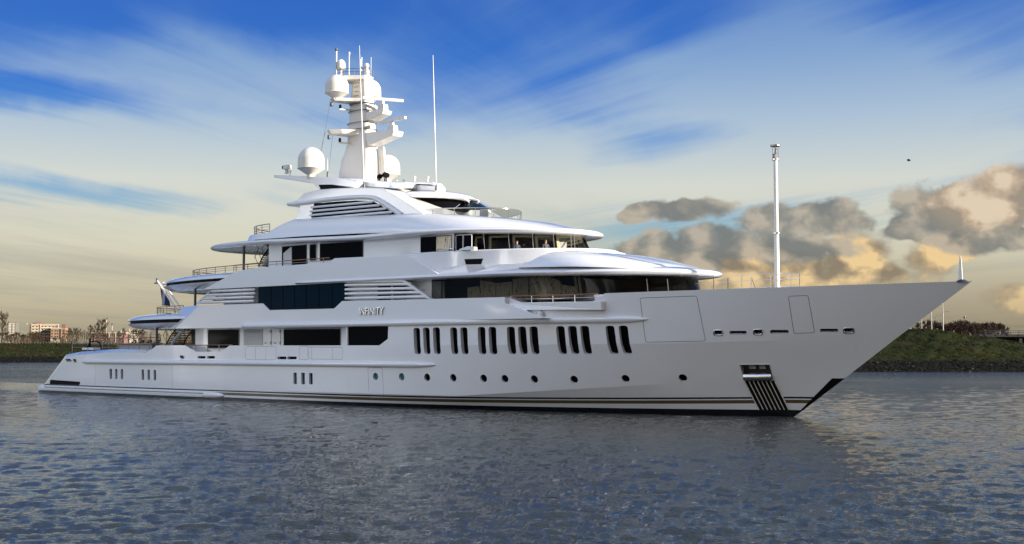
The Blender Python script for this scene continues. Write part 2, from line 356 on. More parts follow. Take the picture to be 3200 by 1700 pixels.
def smooth(a, b, x): t = np.clip((x-a)/(b-a), 0, 1); return t*t*(3-2*t)
def hull_half_beam(x):                                   # waterline half-breadth, for the wash along the side
    return np.where(x < 35, 6.8, 6.8*(1-np.clip((x-35)/43, 0, 1)**2.15))
def build_water():
    rr = [7.0]
    while rr[-1] < 1500: rr.append(rr[-1]*(1.0048 if rr[-1] < 260 else 1.012)+.002)
    rr = np.array(rr+[2200, 4000, 8000])
    th = np.concatenate([np.linspace(-180, -30, 50)[:-1], np.linspace(-30, 30, 620), np.linspace(30, 180, 50)[1:-1]])
    th = np.radians(th)
    Rg, Tg = np.meshgrid(rr, th, indexing='ij')
    a = YAW-Tg
    X, Y = CAM[0]+Rg*np.cos(a), CAM[1]+Rg*np.sin(a)
    dr = np.gradient(rr)[:, None]
    wd = YAW+R(188)                                       # the way the chop runs
    Z = np.zeros_like(X); g = np.random.default_rng(3)
    for i in range(64):
        lam = .17*(2.6/.17)**((i/63.0)**1.3)
        ang = wd+g.normal(0, .50); k = 2*math.pi/lam; ph = g.uniform(0, 6.283)
        amp = .0112*lam if lam < .5 else .0112*.5*(lam/.5)**.05
        fade = np.clip((lam/(dr*2.6))-.6, 0, 1)
        arg = k*(X*math.cos(ang)+Y*math.sin(ang))+ph
        Z += amp*fade*(np.sin(arg)+.28*np.cos(2*arg))
    patch = .75+.35*np.sin(X*.043+1.3)*np.sin(Y*.051+.4)+.25*np.sin((X+Y)*.017)
    Z *= np.clip(patch, .3, 1.4)
    Z *= 1-.8*smooth(9.0, 6.5, np.abs(Y+.09*X))*smooth(1.0, -4.0, X)*smooth(-150, -60, X)   # smoothed water in the wake
    nr, nt = X.shape
    V = np.stack([X, Y, Z], -1).reshape(-1, 3)
    i = np.arange(nr-1)[:, None]*nt; j = np.arange(nt)[None, :]; j2 = (j+1) % nt
    F = np.stack([i+j, i+nt+j, i+nt+j2, i+j2], -1).reshape(-1, 4)
    me = bpy.data.meshes.new("water"); me.vertices.add(len(V)+1); me.vertices.foreach_set('co', np.append(V.ravel(), [CAM[0], CAM[1], 0]))
    tri = np.stack([np.full(nt, len(V)), np.arange(nt), (np.arange(nt)+1) % nt], -1)
    loops = np.concatenate([F.ravel(), tri.ravel()])
    me.loops.add(len(loops)); me.loops.foreach_set('vertex_index', loops.astype(np.int32))
    starts = np.concatenate([np.arange(len(F))*4, len(F)*4+np.arange(len(tri))*3])
    me.polygons.add(len(starts)); me.polygons.foreach_set('loop_start', starts.astype(np.int32))
    me.polygons.foreach_set('use_smooth', [True]*len(starts)); me.update(); me.validate()
    if me.polygons[0].normal.z < 0: me.flip_normals()
    def f(t, b):
        c = t.node('ShaderNodeNewGeometry').outputs['Position']
        sil = t.noise(t.vmath('MULTIPLY', c, (1, 1, 0)), .02, 3)
        t.put(b.inputs['Base Color'], t.mix(sil, (.010, .017, .022), (.022, .025, .025)))
        ca, sa = math.cos(wd), math.sin(wd)
        al = t.vmath('DOT_PRODUCT', c, (ca, sa, 0)); ac = t.vmath('DOT_PRODUCT', c, (-sa, ca, 0))
        v = t.xyz(t.math('MULTIPLY', al, 1.0), t.math('MULTIPLY', ac, .42), 0)
        n1 = t.noise(v, 2.4, 3, .55, .4); n2 = t.noise(v, 6.5, 3, .6, .5); n3 = t.noise(v, 16.0, 2, .5)
        gust = t.rng(t.noise(v, .035, 2), .35, .65, .55, 1.15)
        h = t.math('ADD', t.math('MULTIPLY', n1, .042), t.math('ADD', t.math('MULTIPLY', n2, .052), t.math('MULTIPLY', n3, .030)))
        sx = t.node('ShaderNodeSeparateXYZ'); t.l.new(c, sx.inputs[0])
        off = t.math('ABSOLUTE', t.math('ADD', sx.outputs[1], t.math('MULTIPLY', sx.outputs[0], .09)))
        wake = t.math('MULTIPLY', t.rng(t.math('ADD', off, t.math('MULTIPLY', n1, 2.5)), 10.0, 7.0), t.math('MULTIPLY', t.rng(sx.outputs[0], 1.5, -1.5), t.rng(sx.outputs[0], -140, -50)))
        gust = t.math('MULTIPLY', gust, t.math('SUBTRACT', 1.0, t.math('MULTIPLY', wake, .8)))
        foam_sheen = t.math('MULTIPLY', wake, t.math('MULTIPLY', t.rng(sx.outputs[0], -70, -1), t.rng(t.noise(v, .9, 6, .65), .40, .56)))  # pale wake colour: foam, with the sky's sheen on smooth water painted in
        bow = t.math('MULTIPLY', t.rng(sx.outputs[0], 60, 76), t.math('MULTIPLY', t.rng(sx.outputs[0], 82, 78.5), t.math('MULTIPLY', t.rng(sx.outputs[1], -6.5, -3.5), t.rng(sx.outputs[1], 4.0, 1.0))))
        foam_sheen = t.math('MAXIMUM', foam_sheen, t.math('MULTIPLY', bow, t.rng(t.noise(v, 1.8, 6, .7), .60, .68)))
        old = b.inputs['Base Color'].links[0].from_socket
        t.put(b.inputs['Base Color'], t.mix(t.math('MULTIPLY', foam_sheen, .8), old, (.55, .56, .57)))
        bp = t.node('ShaderNodeBump'); bp.inputs['Strength'].default_value = 1.0
        bp.inputs['Distance'].default_value = 1.0
        t.put(bp.inputs['Height'], t.math('MULTIPLY', h, gust)); t.l.new(bp.outputs[0], b.inputs['Normal'])
        b.inputs['IOR'].default_value = 1.333
    m = material('river_water', (.015, .02, .022), .045, spec=.5, build=f)
    me.materials.append(m)
    link('water', me, kind='structure', label='grey blue choppy river water')
build_water()

# ------------------------------------------------------------------ the banks
def shore(r): return 450-212*smooth(-60, 62, r)
CREST = [(40, 6.2), (60, 6.9), (80, 7.6), (90, 8.7), (95, 9.2), (100, 8.7), (103, 8.05), (105.6, 7.5), (108.6, 7.5), (118, 5.7), (130, 4.8), (160, 4.6), (400, 4.6)]
def ground_z(r, w):
    "height of the land w metres in from the water's edge"
    left = np.interp(w, [-8, 0, 2, 5.5, 8, 14, 22, 29, 34, 60, 200, 3000], [-2, 0, 1.2, 2.4, 2.6, 3.6, 5.4, 7.0, 7.35, 7.0, 6.4, 6.0])
    cr = np.interp(r, [c[0] for c in CREST], [c[1] for c in CREST])
    q = np.interp(w, [-8, 0, 3.5, 5, 7], [-2, 0, 1.75, 1.95, 2.0])
    up = smooth(6, 17, w)*.50+smooth(22, 38, w)*.50
    right = q+np.maximum(cr-2.0, 0)*np.where(w < 38, up, 1-.25*smooth(40, 80, w))
    s = smooth(-10, 55, r)
    return left*(1-s)+right*s
def land_xyz(r, w): return C(r, shore(r)+w, float(ground_z(r, w)))
def build_land():
    rs = np.concatenate([np.linspace(-1600, -260, 30)[:-1], np.linspace(-260, -60, 130)[:-1], np.linspace(-60, 55, 60)[:-1], np.linspace(55, 140, 220)[:-1], np.linspace(140, 1500, 40)])
    ws = np.concatenate([np.linspace(-8, 50, 130)[:-1], np.linspace(50, 200, 24)[:-1], np.linspace(200, 3000, 16)])
    Rr, Ww = np.meshgrid(rs, ws, indexing='ij')
    Zz = ground_z(Rr, Ww); g = np.random.default_rng(5)
    for i in range(26):
        lam = 1.2*1.16**i; an = g.uniform(0, 6.28); k = 2*math.pi/lam
        Zz = Zz+.022*lam**.55*np.sin(k*(Rr*math.cos(an)+Ww*math.sin(an))+g.uniform(0, 6.28))*smooth(3, 9, Ww)*(lam < 9)
    Ff = shore(Rr)+Ww
    wx = _R2[0, 0]*Rr+_R2[0, 1]*Ff+CAM[0]; wy = _R2[1, 0]*Rr+_R2[1, 1]*Ff+CAM[1]
    n0, n1 = Rr.shape; mb = MB()
    mb.v = np.stack([wx, wy, Zz], -1).reshape(-1, 3).tolist()
    mb.f = [(i*n1+j, i*n1+j+1, (i+1)*n1+j+1, (i+1)*n1+j) for i in range(n0-1) for j in range(n1-1)]
    def f(t, b):
        c = t.node('ShaderNodeNewGeometry').outputs['Position']; sp = t.node('ShaderNodeSeparateXYZ'); t.l.new(c, sp.inputs[0])
        n = t.noise(c, .16, 6, .65); fine = t.noise(c, 1.3, 5, .7)
        grass = t.mix(t.rng(n, .35, .65), (.013, .018, .004), (.030, .034, .007))
        grass = t.mix(t.rng(fine, .42, .62), grass, (.012, .016, .003))
        grass = t.mix(t.rng(t.noise(c, .07, 4, .6), .52, .68), grass, (.030, .023, .008))
        stone = t.mix(t.rng(t.noise(c, 1.8, 4, .7), .5, .66), (.005, .006, .005), (.016, .015, .012))
        t.put(b.inputs['Base Color'], t.mix(t.rng(t.math('ADD', sp.outputs[2], t.math('MULTIPLY', fine, .8)), 2.4, 2.75), stone, grass))
        bp = t.node('ShaderNodeBump'); bp.inputs['Strength'].default_value = 1; bp.inputs['Distance'].default_value = .5
        t.put(bp.inputs['Height'], t.noise(c, 1.6, 6, .75)); t.l.new(bp.outputs[0], b.inputs['Normal'])
    mb.obj('far_bank', material('dike_turf_and_stone', (.03, .04, .01), .95, spec=.1, build=f), None, smooth=180, kind='structure', label='grassy dike with a stone edge along the far shore')
    # the bank the photographer stands on, behind him
    mb = MB(); rs2 = np.linspace(-900, 900, 60); ws2 = [-9, -11, -14, -20, -40, -120, -600, -2500]; zs = [-1.2, .3, 1.6, 2.2, 2.6, 3.0, 3.0, 3.0]
    mb.v = [C(r, w+6*math.sin(r*.013), z) for r in rs2 for w, z in zip(ws2, zs)]; k = len(ws2)
    mb.f = [(i*k+j, i*k+j+1, (i+1)*k+j+1, (i+1)*k+j) for i in range(len(rs2)-1) for j in range(k-1)]
    mb.obj('near_bank', material('near_bank_turf', (.06, .045, .022), .95, spec=.1, build=mottled(.3, .4)), None, smooth=180, kind='structure', label='grassy near shore behind the viewpoint')
build_land()

def build_riprap():
    mb = MB(); g = random.Random(11)
    ico = bmesh.new(); bmesh.ops.create_icosphere(ico, subdivisions=1, radius=1)
    vs0 = [tuple(v.co) for v in ico.verts]; fs0 = [tuple(v.index for v in f.verts) for f in ico.faces]; ico.free()
    for i in range(2600):
        if i < 1300: r = g.uniform(-235, -60)
        else: r = g.uniform(58, 118)
        w = g.uniform(-.3, 4.6)**1.0; s = g.uniform(.10, .30)*(1.3 if i < 1300 else 1.0)
        x, y, z = land_xyz(r, w)
        q = [g.uniform(.6, 1.2) for _ in range(3)]; a = g.uniform(0, 6.28); ca, sa = math.cos(a), math.sin(a)
        mb.add([(x+s*(v[0]*q[0]*ca-v[1]*q[1]*sa), y+s*(v[0]*q[0]*sa+v[1]*q[1]*ca), z+s*.8*q[2]*v[2]*g.uniform(.8, 1.1)) for v in vs0], fs0)
    def f(t, b):
        o = t.node('ShaderNodeNewGeometry').outputs['Random Per Island']
        t.put(b.inputs['Base Color'], t.ramp(o, [(0, (.004, .005, .004)), (.84, (.008, .008, .007)), (.94, (.035, .03, .023)), (1, (.075, .065, .05))]))
    mb.obj('riprap', material('riprap_stone', (.05, .05, .04), .95, spec=.08, build=f), None, fix=False, kind='stuff', label='dark and pale rubble stones along the water edge')
build_riprap()

def build_ground_cover():
    mb = MB(); g = random.Random(21)
    for i in range(15000):
        if i < 9500: r, w, s = g.uniform(62, 122), 4.2+g.random()**.8*36, g.uniform(.08, .28)
        else: r, w, s = g.uniform(-235, -60), 5+g.random()*27, g.uniform(.15, .5)
        x, y, z = land_xyz(r, w)
        for k in range(3):
            a = g.uniform(0, 6.28); h = s*g.uniform(.5, 1.3); d = s*g.uniform(.25, .6); ox, oy = g.uniform(-.5, .5)*s, g.uniform(-.5, .5)*s
            mb.add([(x+ox-d*math.cos(a), y+oy-d*math.sin(a), z-.05), (x+ox+d*math.cos(a), y+oy+d*math.sin(a), z-.05), (x+ox+g.uniform(-.3, .3)*s, y+oy+g.uniform(-.3, .3)*s, z+h)], [(0, 1, 2)])
    def f(t, b):
        c = t.node('ShaderNodeNewGeometry'); big = t.noise(c.outputs['Position'], .11, 4, .6)
        lush = t.ramp(c.outputs['Random Per Island'], [(0, (.008, .011, .003)), (.6, (.017, .024, .005)), (.9, (.028, .038, .008)), (1, (.06, .075, .018))])
        dry = t.ramp(c.outputs['Random Per Island'], [(0, (.007, .006, .003)), (.6, (.022, .017, .007)), (1, (.06, .046, .02))])
        t.put(b.inputs['Base Color'], t.mix(t.rng(big, .46, .60), lush, dry))
    mb.obj('ground_cover', material('rough_herbage', (.03, .04, .01), .9, spec=.1, build=f), None, fix=False, kind='stuff', label='rough winter grass and weeds on the dike slopes')
build_ground_cover()

# ------------------------------------------------------------------ bare winter trees
M['bark'] = material('grey_brown_bark', (.050, .038, .028), .9, spec=.1, build=mottled(1.5, .25))
M['twig'] = material('brown_twigs', (.066, .047, .031), .9, spec=.1, build=mottled(.5, .3))
M['redtwig'] = material('red_brown_twigs', (.040, .026, .020), .9, spec=.1, build=mottled(.5, .3))
def tree_meshes(seed, h, spread, trunk_frac, levels, mat, thin=.045, up=.35, clear=0.0):
    g = random.Random(seed); tk, cw = MB(), MB()
    r0 = h*.020
    path = [Vector((0, 0, -.4)), Vector((g.uniform(-.01, .01)*h, g.uniform(-.01, .01)*h, h*trunk_frac*.5)), Vector((g.uniform(-.02, .02)*h, g.uniform(-.02, .02)*h, h*trunk_frac)),
            Vector((g.uniform(-.03, .03)*h, g.uniform(-.03, .03)*h, h*.97))]
    tk.tube(path, [r0*1.3, r0, r0*.8, thin*.5], 6)
    def grow(p, d, L, r, lv):
        n = 2; pts = [p]; q = p.copy(); dd = d.copy()
        for i in range(n):
            dd = (dd+Vector((g.uniform(-.3, .3), g.uniform(-.3, .3), g.uniform(-.1, .35)))).normalized(); q = q+dd*L/n; pts.append(q.copy())
        cw.tube(pts, [max(r, thin), max(r*.75, thin*.8), max(r*.45, thin*.55)], 3, cap=False)
        if lv > 0:
            for i in range(g.choice((3, 4, 4))):
                t = g.uniform(.35, 1.0); b = pts[0].lerp(pts[-1], t) if t < .98 else pts[-1]
                nd = (dd*.8+Vector((g.uniform(-1, 1), g.uniform(-1, 1), g.uniform(-.3, .9)+up))*.75).normalized()
                grow(b, nd, L*g.uniform(.5, .75), r*.55, lv-1)
    m = 15
    for i in range(m):
        f = (i+.5)/m; z = h*(max(clear, trunk_frac*.45)+(.98-max(clear, trunk_frac*.45))*f)
        k = min(len(path)-2, int(z/(h*trunk_frac)*2)) if z < h*trunk_frac else 2
        a, b = path[k], path[k+1]; s = min(1, max(0, (z-a.z)/max(.01, b.z-a.z))); p = a.lerp(b, s)
        an = i*2.4+g.uniform(-.4, .4); env = math.sin(math.pi*min(.97, .22+.75*f))**.7
        d = Vector((math.cos(an), math.sin(an), g.uniform(.3, .9)+f)).normalized()
        grow(p, d, spread*env*g.uniform(.55, .85), r0*.5*(1.1-f), levels)
    return tk.mesh('trunk', M['bark'], 60, fix=False), cw.mesh('crown', mat, None, fix=False)
TREES = {}
def tree(kind, u, depth, top_v, label, group, base_z=None, wide=1.0):
    tk, cw, h0 = TREES[kind]
    x, y, _ = D(u, 1100, depth)
    r = (u-1600)/FPX*depth*math.cos(PITCH); f = depth*math.cos(PITCH)
    z = float(ground_z(r, f-shore(r)+.0)) if base_z is None else base_z
    ztop = CAM[2]+(1100-top_v)/FPX*depth
    s = max(.15, (ztop-z)/h0)
    o = empty('bare_tree', (x, y, z), label=label, category='tree', group=group)
    o.scale = (s*wide, s*wide, s); o.rotation_euler.z = (u*1.7) % 6.28
    for n, me in (('trunk', tk), ('crown', cw)):
        c = bpy.data.objects.new(n, me); scene.collection.objects.link(c); c.parent = o
def build_trees():
    TREES['round'] = (*tree_meshes(1, 12, 4.8, .35, 3, M['twig'], .05), 12)
    TREES['round2'] = (*tree_meshes(2, 12, 4.2, .4, 3, M['twig'], .05), 12)
    TREES['slim'] = (*tree_meshes(3, 12, 2.0, .75, 2, M['twig'], .05, .9, .12), 12)
    TREES['bush'] = (*tree_meshes(4, 7, 4.0, .15, 3, M['twig'], .05), 7)
    TREES['redbush'] = (*tree_meshes(5, 7, 3.8, .2, 3, M['redtwig'], .05), 7)
    TREES['redslim'] = (*tree_meshes(6, 10, 2.6, .5, 3, M['redtwig'], .045, .8), 10)
    tree('round', 5, 520, 988, 'tall bare tree at the left edge just left of the twin tower blocks', 'bare trees on the left shore')
    tree('round2', -22, 530, 984, 'bare tree cut by the left edge of the photo', 'bare trees on the left shore')
    for i, (u, v, k) in enumerate([(14, 1036, 'bush'), (36, 1041, 'bush'), (56, 1038, 'bush'), (78, 1043, 'bush'), (98, 1038, 'bush'), (112, 1030, 'round2'), (128, 1046, 'bush'), (148, 1049, 'bush'), (170, 1051, 'bush'), (188, 1050, 'bush'), (68, 1045, 'bush'), (26, 1045, 'bush'), (90, 1048, 'bush'), (120, 1050, 'bush')]):
        tree(k, u, 505+(i*37 % 50), v+9, 'low brown bare tree in the thicket before the orange flats', 'thicket trees before the flats', wide=1.35)
    for i in range(20):
        u = 199+i*6.3; v = 1036-9*math.sin((i+1)*1.9)**2-5*math.sin(i*.35)
        tree('slim', u, 500+(i*13 % 24), v, 'slim young bare tree in the close row along the left dike', 'row of young trees on the left dike', wide=1.15)
    for u, v, k, lab, wd in [(216, 1029, 'round2', 'bare tree just right of the orange flats', 1.0), (239, 1031, 'round', 'round bare tree second right of the orange flats', .9), (283, 1020, 'round2', 'bare tree left of the largest round tree', .9),
                     (305, 1013, 'round2', 'bare tree half hidden by the largest round tree', .9), (324, 1006, 'round', 'largest round bare tree left of the yacht stern', 1.05), (386, 1032, 'round', 'bare tree standing before the distant white flats', .8),
                     (425, 1040, 'bush', 'low bare tree right of the distant white flats', 1.4)]:
        tree(k, u, 540, v, lab, 'bare trees on the left shore', wide=wd)
    for i, u in enumerate([330, 350, 372, 400, 446, 470, 495, 520, 548, 575, 600, 628]):
        tree('slim' if i % 2 else 'round2', u, 520+i*5, 1044-6*((i*5) % 3), 'bare tree seen between the decks of the yacht stern', 'trees behind the yacht stern', wide=1.2)
    for i, (u, v, k) in enumerate([(2868, 1012, 'redslim'), (2893, 1006, 'redslim'), (2912, 1014, 'redbush'), (2934, 1018, 'redbush'), (2956, 1017, 'redslim'), (2976, 1020, 'redbush'), (2996, 1014, 'redbush'), (3006, 1013, 'redslim'), (3024, 1016, 'redbush'), (3046, 1014, 'redslim'), (3062, 1013, 'redslim'), (3080, 1020, 'redbush'), (3098, 1016, 'redslim'), (3112, 1019, 'redbush'), (3130, 1014, 'redslim'), (3144, 1022, 'redslim'), (3014, 1020, 'redbush'), (3036, 1022, 'redbush'), (3070, 1022, 'redbush'), (2984, 1024, 'redbush'), (2964, 1026, 'redbush')]):
        tree(k, u, 470+(i*41 % 90), v, 'red brown bare tree in the belt behind the grass mound', 'red brown trees behind the mound', base_z=5.5, wide=1.5 if k == 'redbush' else 1.25)
build_trees()
def build_scrub():
    for name, mat, lab, u0, u1, d0, d1, v, n, bz in (('scrub', 'twig', 'brown scrub along the left dike', -60, 660, 490, 530, 1049, 5200, 6.6), ('scrub', 'redtwig', 'red brown undergrowth behind the grass mound', 2860, 3170, 440, 560, 1030, 4200, 5.0)):
        mb = MB(); g = random.Random(n)
        for i in range(n):
            u = g.uniform(u0, u1); d = g.uniform(d0, d1); x, y, _ = D(u, 1100, d)
            r = (u-1600)/FPX*d; z = bz
            top = (CAM[2]+(1100-v)/FPX*d-z)*g.uniform(.4, 1.0)*(.62+.3*math.sin(u*.05+n)+.22*math.sin(u*.17)); a = g.uniform(0, 6.28); w = g.uniform(.05, .16); lx, ly = g.uniform(-1.2, 1.2), g.uniform(-1.2, 1.2)
            mb.add([(x-w*math.cos(a), y-w*math.sin(a), z), (x+w*math.cos(a), y+w*math.sin(a), z), (x+lx, y+ly, z+top)], [(0, 1, 2)])
        mb.obj(name, M[mat], None, fix=False, kind='stuff', label=lab)
build_scrub()

# ------------------------------------------------------------------ buildings and street furniture of the far shore
M['brick'] = material('orange_brick', (.28, .185, .11), .85, build=mottled(.6, .2))
M['brick_dark_shade'] = material('dark_and_shaded_brick', (.05, .05, .06), .8, build=mottled(.5, .2))
M['brickred'] = material('red_brown_cladding', (.17, .085, .075), .8, build=mottled(.5, .15))
M['render'] = material('cream_render', (.40, .35, .27), .8, build=mottled(.3, .12))
M['concrete'] = material('grey_concrete', (.15, .145, .13), .85, build=mottled(.25, .15))
M['balcony'] = material('white_balcony', (.42, .38, .31), .7, build=mottled(.4, .08))
M['pane'] = material('far_window_glass', (.03, .035, .04), .15, build=mottled(.6, .3))
M['lamp_steel'] = material('galvanised_steel', (.28, .27, .25), .45, metal=.4, build=mottled(1.2, .12))
M['bridgeblue'] = material('dull_blue_steel', (.022, .028, .05), .6, build=mottled(.4, .2))
M['bridgedark'] = material('dark_bridge_concrete', (.035, .035, .035), .9, build=mottled(.3, .3))

def local(u, depth, turn, zb=5.0):
    x, y, _ = D(u, 1100, depth); a = RIGHT+turn
    def f(lx, ly, lz): return (x+lx*math.cos(a)-ly*math.sin(a), y+lx*math.sin(a)+ly*math.cos(a), lz)
    return f, a, (x, y, zb)
def zat(v, depth): return CAM[2]+(1100-v)/FPX*depth
def bpart(name, mat, parent, f, a, boxes):
    mb = MB()
    for (x0, x1, y0, y1, z0, z1) in boxes: mb.box(f((x0+x1)/2, (y0+y1)/2, (z0+z1)/2), (x1-x0, y1-y0, z1-z0), a)
    return mb.obj(name, M[mat], parent)
def window_grid(parent, f, a, xs, zs, y, w, h, frame='balcony'):
    for z in zs:
        for x in xs:
            o = bpart('window', frame, parent, f, a, [(x-w/2-.25, x+w/2+.25, y-.12, y+.3, z-h/2-.25, z+h/2+.25)])
            bpart('pane', 'pane', o, f, a, [(x-w/2, x+w/2, y-.2, y-.08, z-h/2, z+h/2)])
def build_flats():
    dp = 1150; px = dp/FPX; t = R(24)
    # corner of dark gable and lit front at u = 94
    f, a, b = local(94, dp, t); o = empty('apartment_block', b, label='orange and white apartment block with a dark gable and lower orange wing', category='building')
    top = zat(1014, dp); L = 25.5
    bpart('wall', 'brick', o, f, a, [(0, L, 0, 17, 0, top)])
    bpart('gable', 'brick_dark_shade', o, f, a, [(-.35, .0, .1, 17.1, 0, top+.3)])  # dark slab paints in the shade on the end turned from the sun
    bpart('roof_edge', 'render', o, f, a, [(.1, L+.2, -.3, .2, top-.1, top+.5)])
    bpart('plant_room', 'brickred', o, f, a, [(5.5, 9.5, 3, 8, top, top+2.9)])
    bpart('plant_room', 'brick_dark_shade', o, f, a, [(2.0, 4.6, 3, 7, top, top+1.7)])
    bpart('plant_room', 'brick_dark_shade', o, f, a, [(11.0, 12.2, 3, 5, top, top+1.2)])
    bpart('chimney', 'balcony', o, f, a, [(-3.4, -2.7, 8, 9, top, top+1.4)])
    for x in (8.2, 24.4): bpart('pilaster', 'balcony', o, f, a, [(x, x+.7, -.9, -.31, 0, top+.1)])
    fl = [top-2.0-i*2.75 for i in range(6)]
    for i, z in enumerate(fl):
        bpart('balcony', 'balcony', o, f, a, [(9.2, 18.8, -1.3, -.05, z-1.45, z-.55)])
        bpart('balcony', 'render', o, f, a, [(.6, 7.4, -.6, -.05, z-1.4, z-.7)])
    window_grid(o, f, a, [2.2, 5.6, 10.6, 13.6, 17.2, 20.6, 22.8], fl, -.02, 1.5, 1.3)
    # lower orange wing
    f2, a2, _ = local(157, dp-8, R(8)); tp = zat(1026, dp)
    bpart('wing_wall', 'brick', o, f2, a2, [(0, 13.4, 0, 12, 0, tp)])
    bpart('wing_cornice', 'balcony', o, f2, a2, [(-.3, 9.5, -.5, -.02, tp-.6, tp+.4)])
    bpart('stair_tower', 'brickred', o, f2, a2, [(9.6, 13.0, 1.5, 9, tp, zat(1014, dp))])
    bpart('stair_window', 'pane', o, f2, a2, [(7.9, 9.3, -.15, .2, tp-9, tp-.8)])
    bpart('plinth', 'balcony', o, f2, a2, [(0, 9, -.4, -.02, tp-14, tp-10.5)])
    window_grid(o, f2, a2, [1.4, 4.4, 6.4, 11.4], [tp-2.6-i*2.7 for i in range(4)], -.02, .9, .9, 'brickred')
    # twin tower block far off
    dp = 2600; f, a, b = local(24, dp, R(28)); o = empty('tower_block', b, label='pair of tall grey slab towers far behind the left trees', category='building')
    tp = zat(1009, dp)
    bpart('tower_slab', 'concrete', o, f, a, [(0, 13, 0, 16, 0, tp)]); bpart('tower_slab', 'concrete', o, f, a, [(14.5, 22, 6, 20, 0, tp)])
    bpart('stair_core', 'brick_dark_shade', o, f, a, [(6.5, 8.2, -.6, 0, 0, tp-2)])
    for i in range(9): bpart('floor_band', 'render', o, f, a, [(.1, 12.9, -.3, -.01, tp-3-i*3.4, tp-1.6-i*3.4)])
    # white flats behind the aft overhang
    dp = 1500; f, a, b = local(403, dp, R(20)); o = empty('white_flats', b, label='pale stepped block of flats under the aft overhang of the yacht', category='building')
    tp = zat(1033, dp)
    bpart('wall', 'render', o, f, a, [(0, 11, 0, 15, 0, tp)]); bpart('gable', 'brick_dark_shade', o, f, a, [(-.3, 0, .1, 14.9, 0, tp)])
    bpart('plant_room', 'concrete', o, f, a, [(1, 5, 4, 8, tp, tp+2)]); bpart('chimney', 'balcony', o, f, a, [(-.2, .6, 2, 3, tp, tp+2.4)])
    for i in range(4): bpart('balcony', 'balcony', o, f, a, [(1, 10.5, -.9, -.02, tp-3.1-i*2.8, tp-2.1-i*2.8)])
    window_grid(o, f, a, [2, 4.6, 7.2, 9.6], [tp-1.3-i*2.8 for i in range(4)], -.02, 1.5, 1.2)
    # long low block
    dp = 1050; f, a, b = local(286, dp, R(3)); o = empty('low_block', b, label='long low flat roofed block with a white roof line behind the round tree', category='building')
    tp = zat(1040, dp)
    bpart('wall', 'brickred', o, f, a, [(0, 28.5, 0, 12, 0, tp-.4)]); bpart('roof_edge', 'render', o, f, a, [(-.4, 29, -.6, 12.2, tp-.4, tp+.4)])
    bpart('chimney', 'balcony', o, f, a, [(24.4, 25.0, 2, 3, tp+.4, tp+2.8)])
    for x in (2.5, 12.2, 15.0, 20.5, 28.0): bpart('pilaster', 'balcony', o, f, a, [(x-.3, x+.3, -.5, -.02, 0, tp-.4)])
    window_grid(o, f, a, [5, 8, 10.4, 17.5, 22.5, 25.5], [tp-2.2, tp-4.8], -.02, 1.6, 1.3)
    # chimneys of the works beyond
    for u, v0, v1, lab in ((330, 997, 1006, 'thin white chimney with a taller pale tip'), (348.5, 1009, 1013, 'cream chimney with a dark base beside the low block')):
        dp = 900; x, y, _ = D(u, 1100, dp); tp = zat(v0, dp); o = empty('works_chimney', (x, y, 5), label=lab, category='chimney')
        MB().lathe((x, y, 5), [(.40, 0), (.30, tp-7)], 12).obj('shaft', M['render'], o, smooth=40)
        MB().lathe((x, y, tp-2.0), [(.36, 0), (.42, .1), (.42, 1.8), (.36, 2.0)], 12).obj('tip', M['balcony' if u < 340 else 'brick_dark_shade'], o, smooth=40)
build_flats()

def lattice_pylon(u, depth, v_top, label, zb, wide):
    x, y, _ = D(u, 1100, depth); h = zat(v_top, depth)-zb
    o = empty('lattice_pylon', (x, y, zb), label=label, category='pylon', group='power pylons')
    mb = MB(); th = h*.006
    def hw(z): return wide*(1-.72*z/h)
    for i in range(9):
        z0, z1 = h*i/9, h*(i+1)/9
        for sx, sy in ((1, 1), (1, -1), (-1, -1), (-1, 1)):
            mb.tube([(x+sx*hw(z0), y+sy*hw(z0), zb+z0), (x+sx*hw(z1), y+sy*hw(z1), zb+z1)], th, 4)
            mb.tube([(x+sx*hw(z0), y+sy*hw(z0), zb+z0), (x-sy*hw(z1), y+sx*hw(z1), zb+z1)], th*.7, 4)
    mb.obj('lattice_tower', M['steel_dark'], o)
    rv = np.array([math.cos(RIGHT), math.sin(RIGHT)])
    for k, (q, w) in enumerate(((.74, 1.1), (.85, 1.35), (.95, .9))):
        mb = MB(); L = wide*w
        for s in (-1, 1): mb.tube([(x+s*rv[0]*L, y+s*rv[1]*L, zb+h*q), (x, y, zb+h*q+h*.03)], th*1.1, 4); mb.tube([(x+s*rv[0]*L, y+s*rv[1]*L, zb+h*q), (x, y, zb+h*q)], th*1.1, 4)
        mb.obj('cross_arm', M['steel_dark'], o)
    return o, (x, y, zb, h, rv, wide)
o, (x, y, zb, h, rv, wd) = lattice_pylon(3018, 900, 986, 'dark lattice pylon standing over the red brown trees', 4, 1.7)
for k, q in enumerate((.70, .83, .95)):
    for s in (-1, 1):
        p0 = Vector((x+s*rv[0]*wd*1.6, y+s*rv[1]*wd*1.6, zb+h*q)); e = D(3330, 1004+k*9+s*4, 760); p1 = Vector(e)
        pts = [p0.lerp(p1, i/10)-Vector((0, 0, 2.5*math.sin(math.pi*i/10))) for i in range(11)]
        MB().tube(pts, .028, 4).obj('power_line', M['steel_dark'], o, fix=False)
lattice_pylon(478, 850, 1027, 'grey lattice pylon seen between the aft decks of the yacht', 5, 2.6)
lattice_pylon(455, 1300, 1038, 'smaller far lattice pylon seen between the aft decks', 5, 2.6)

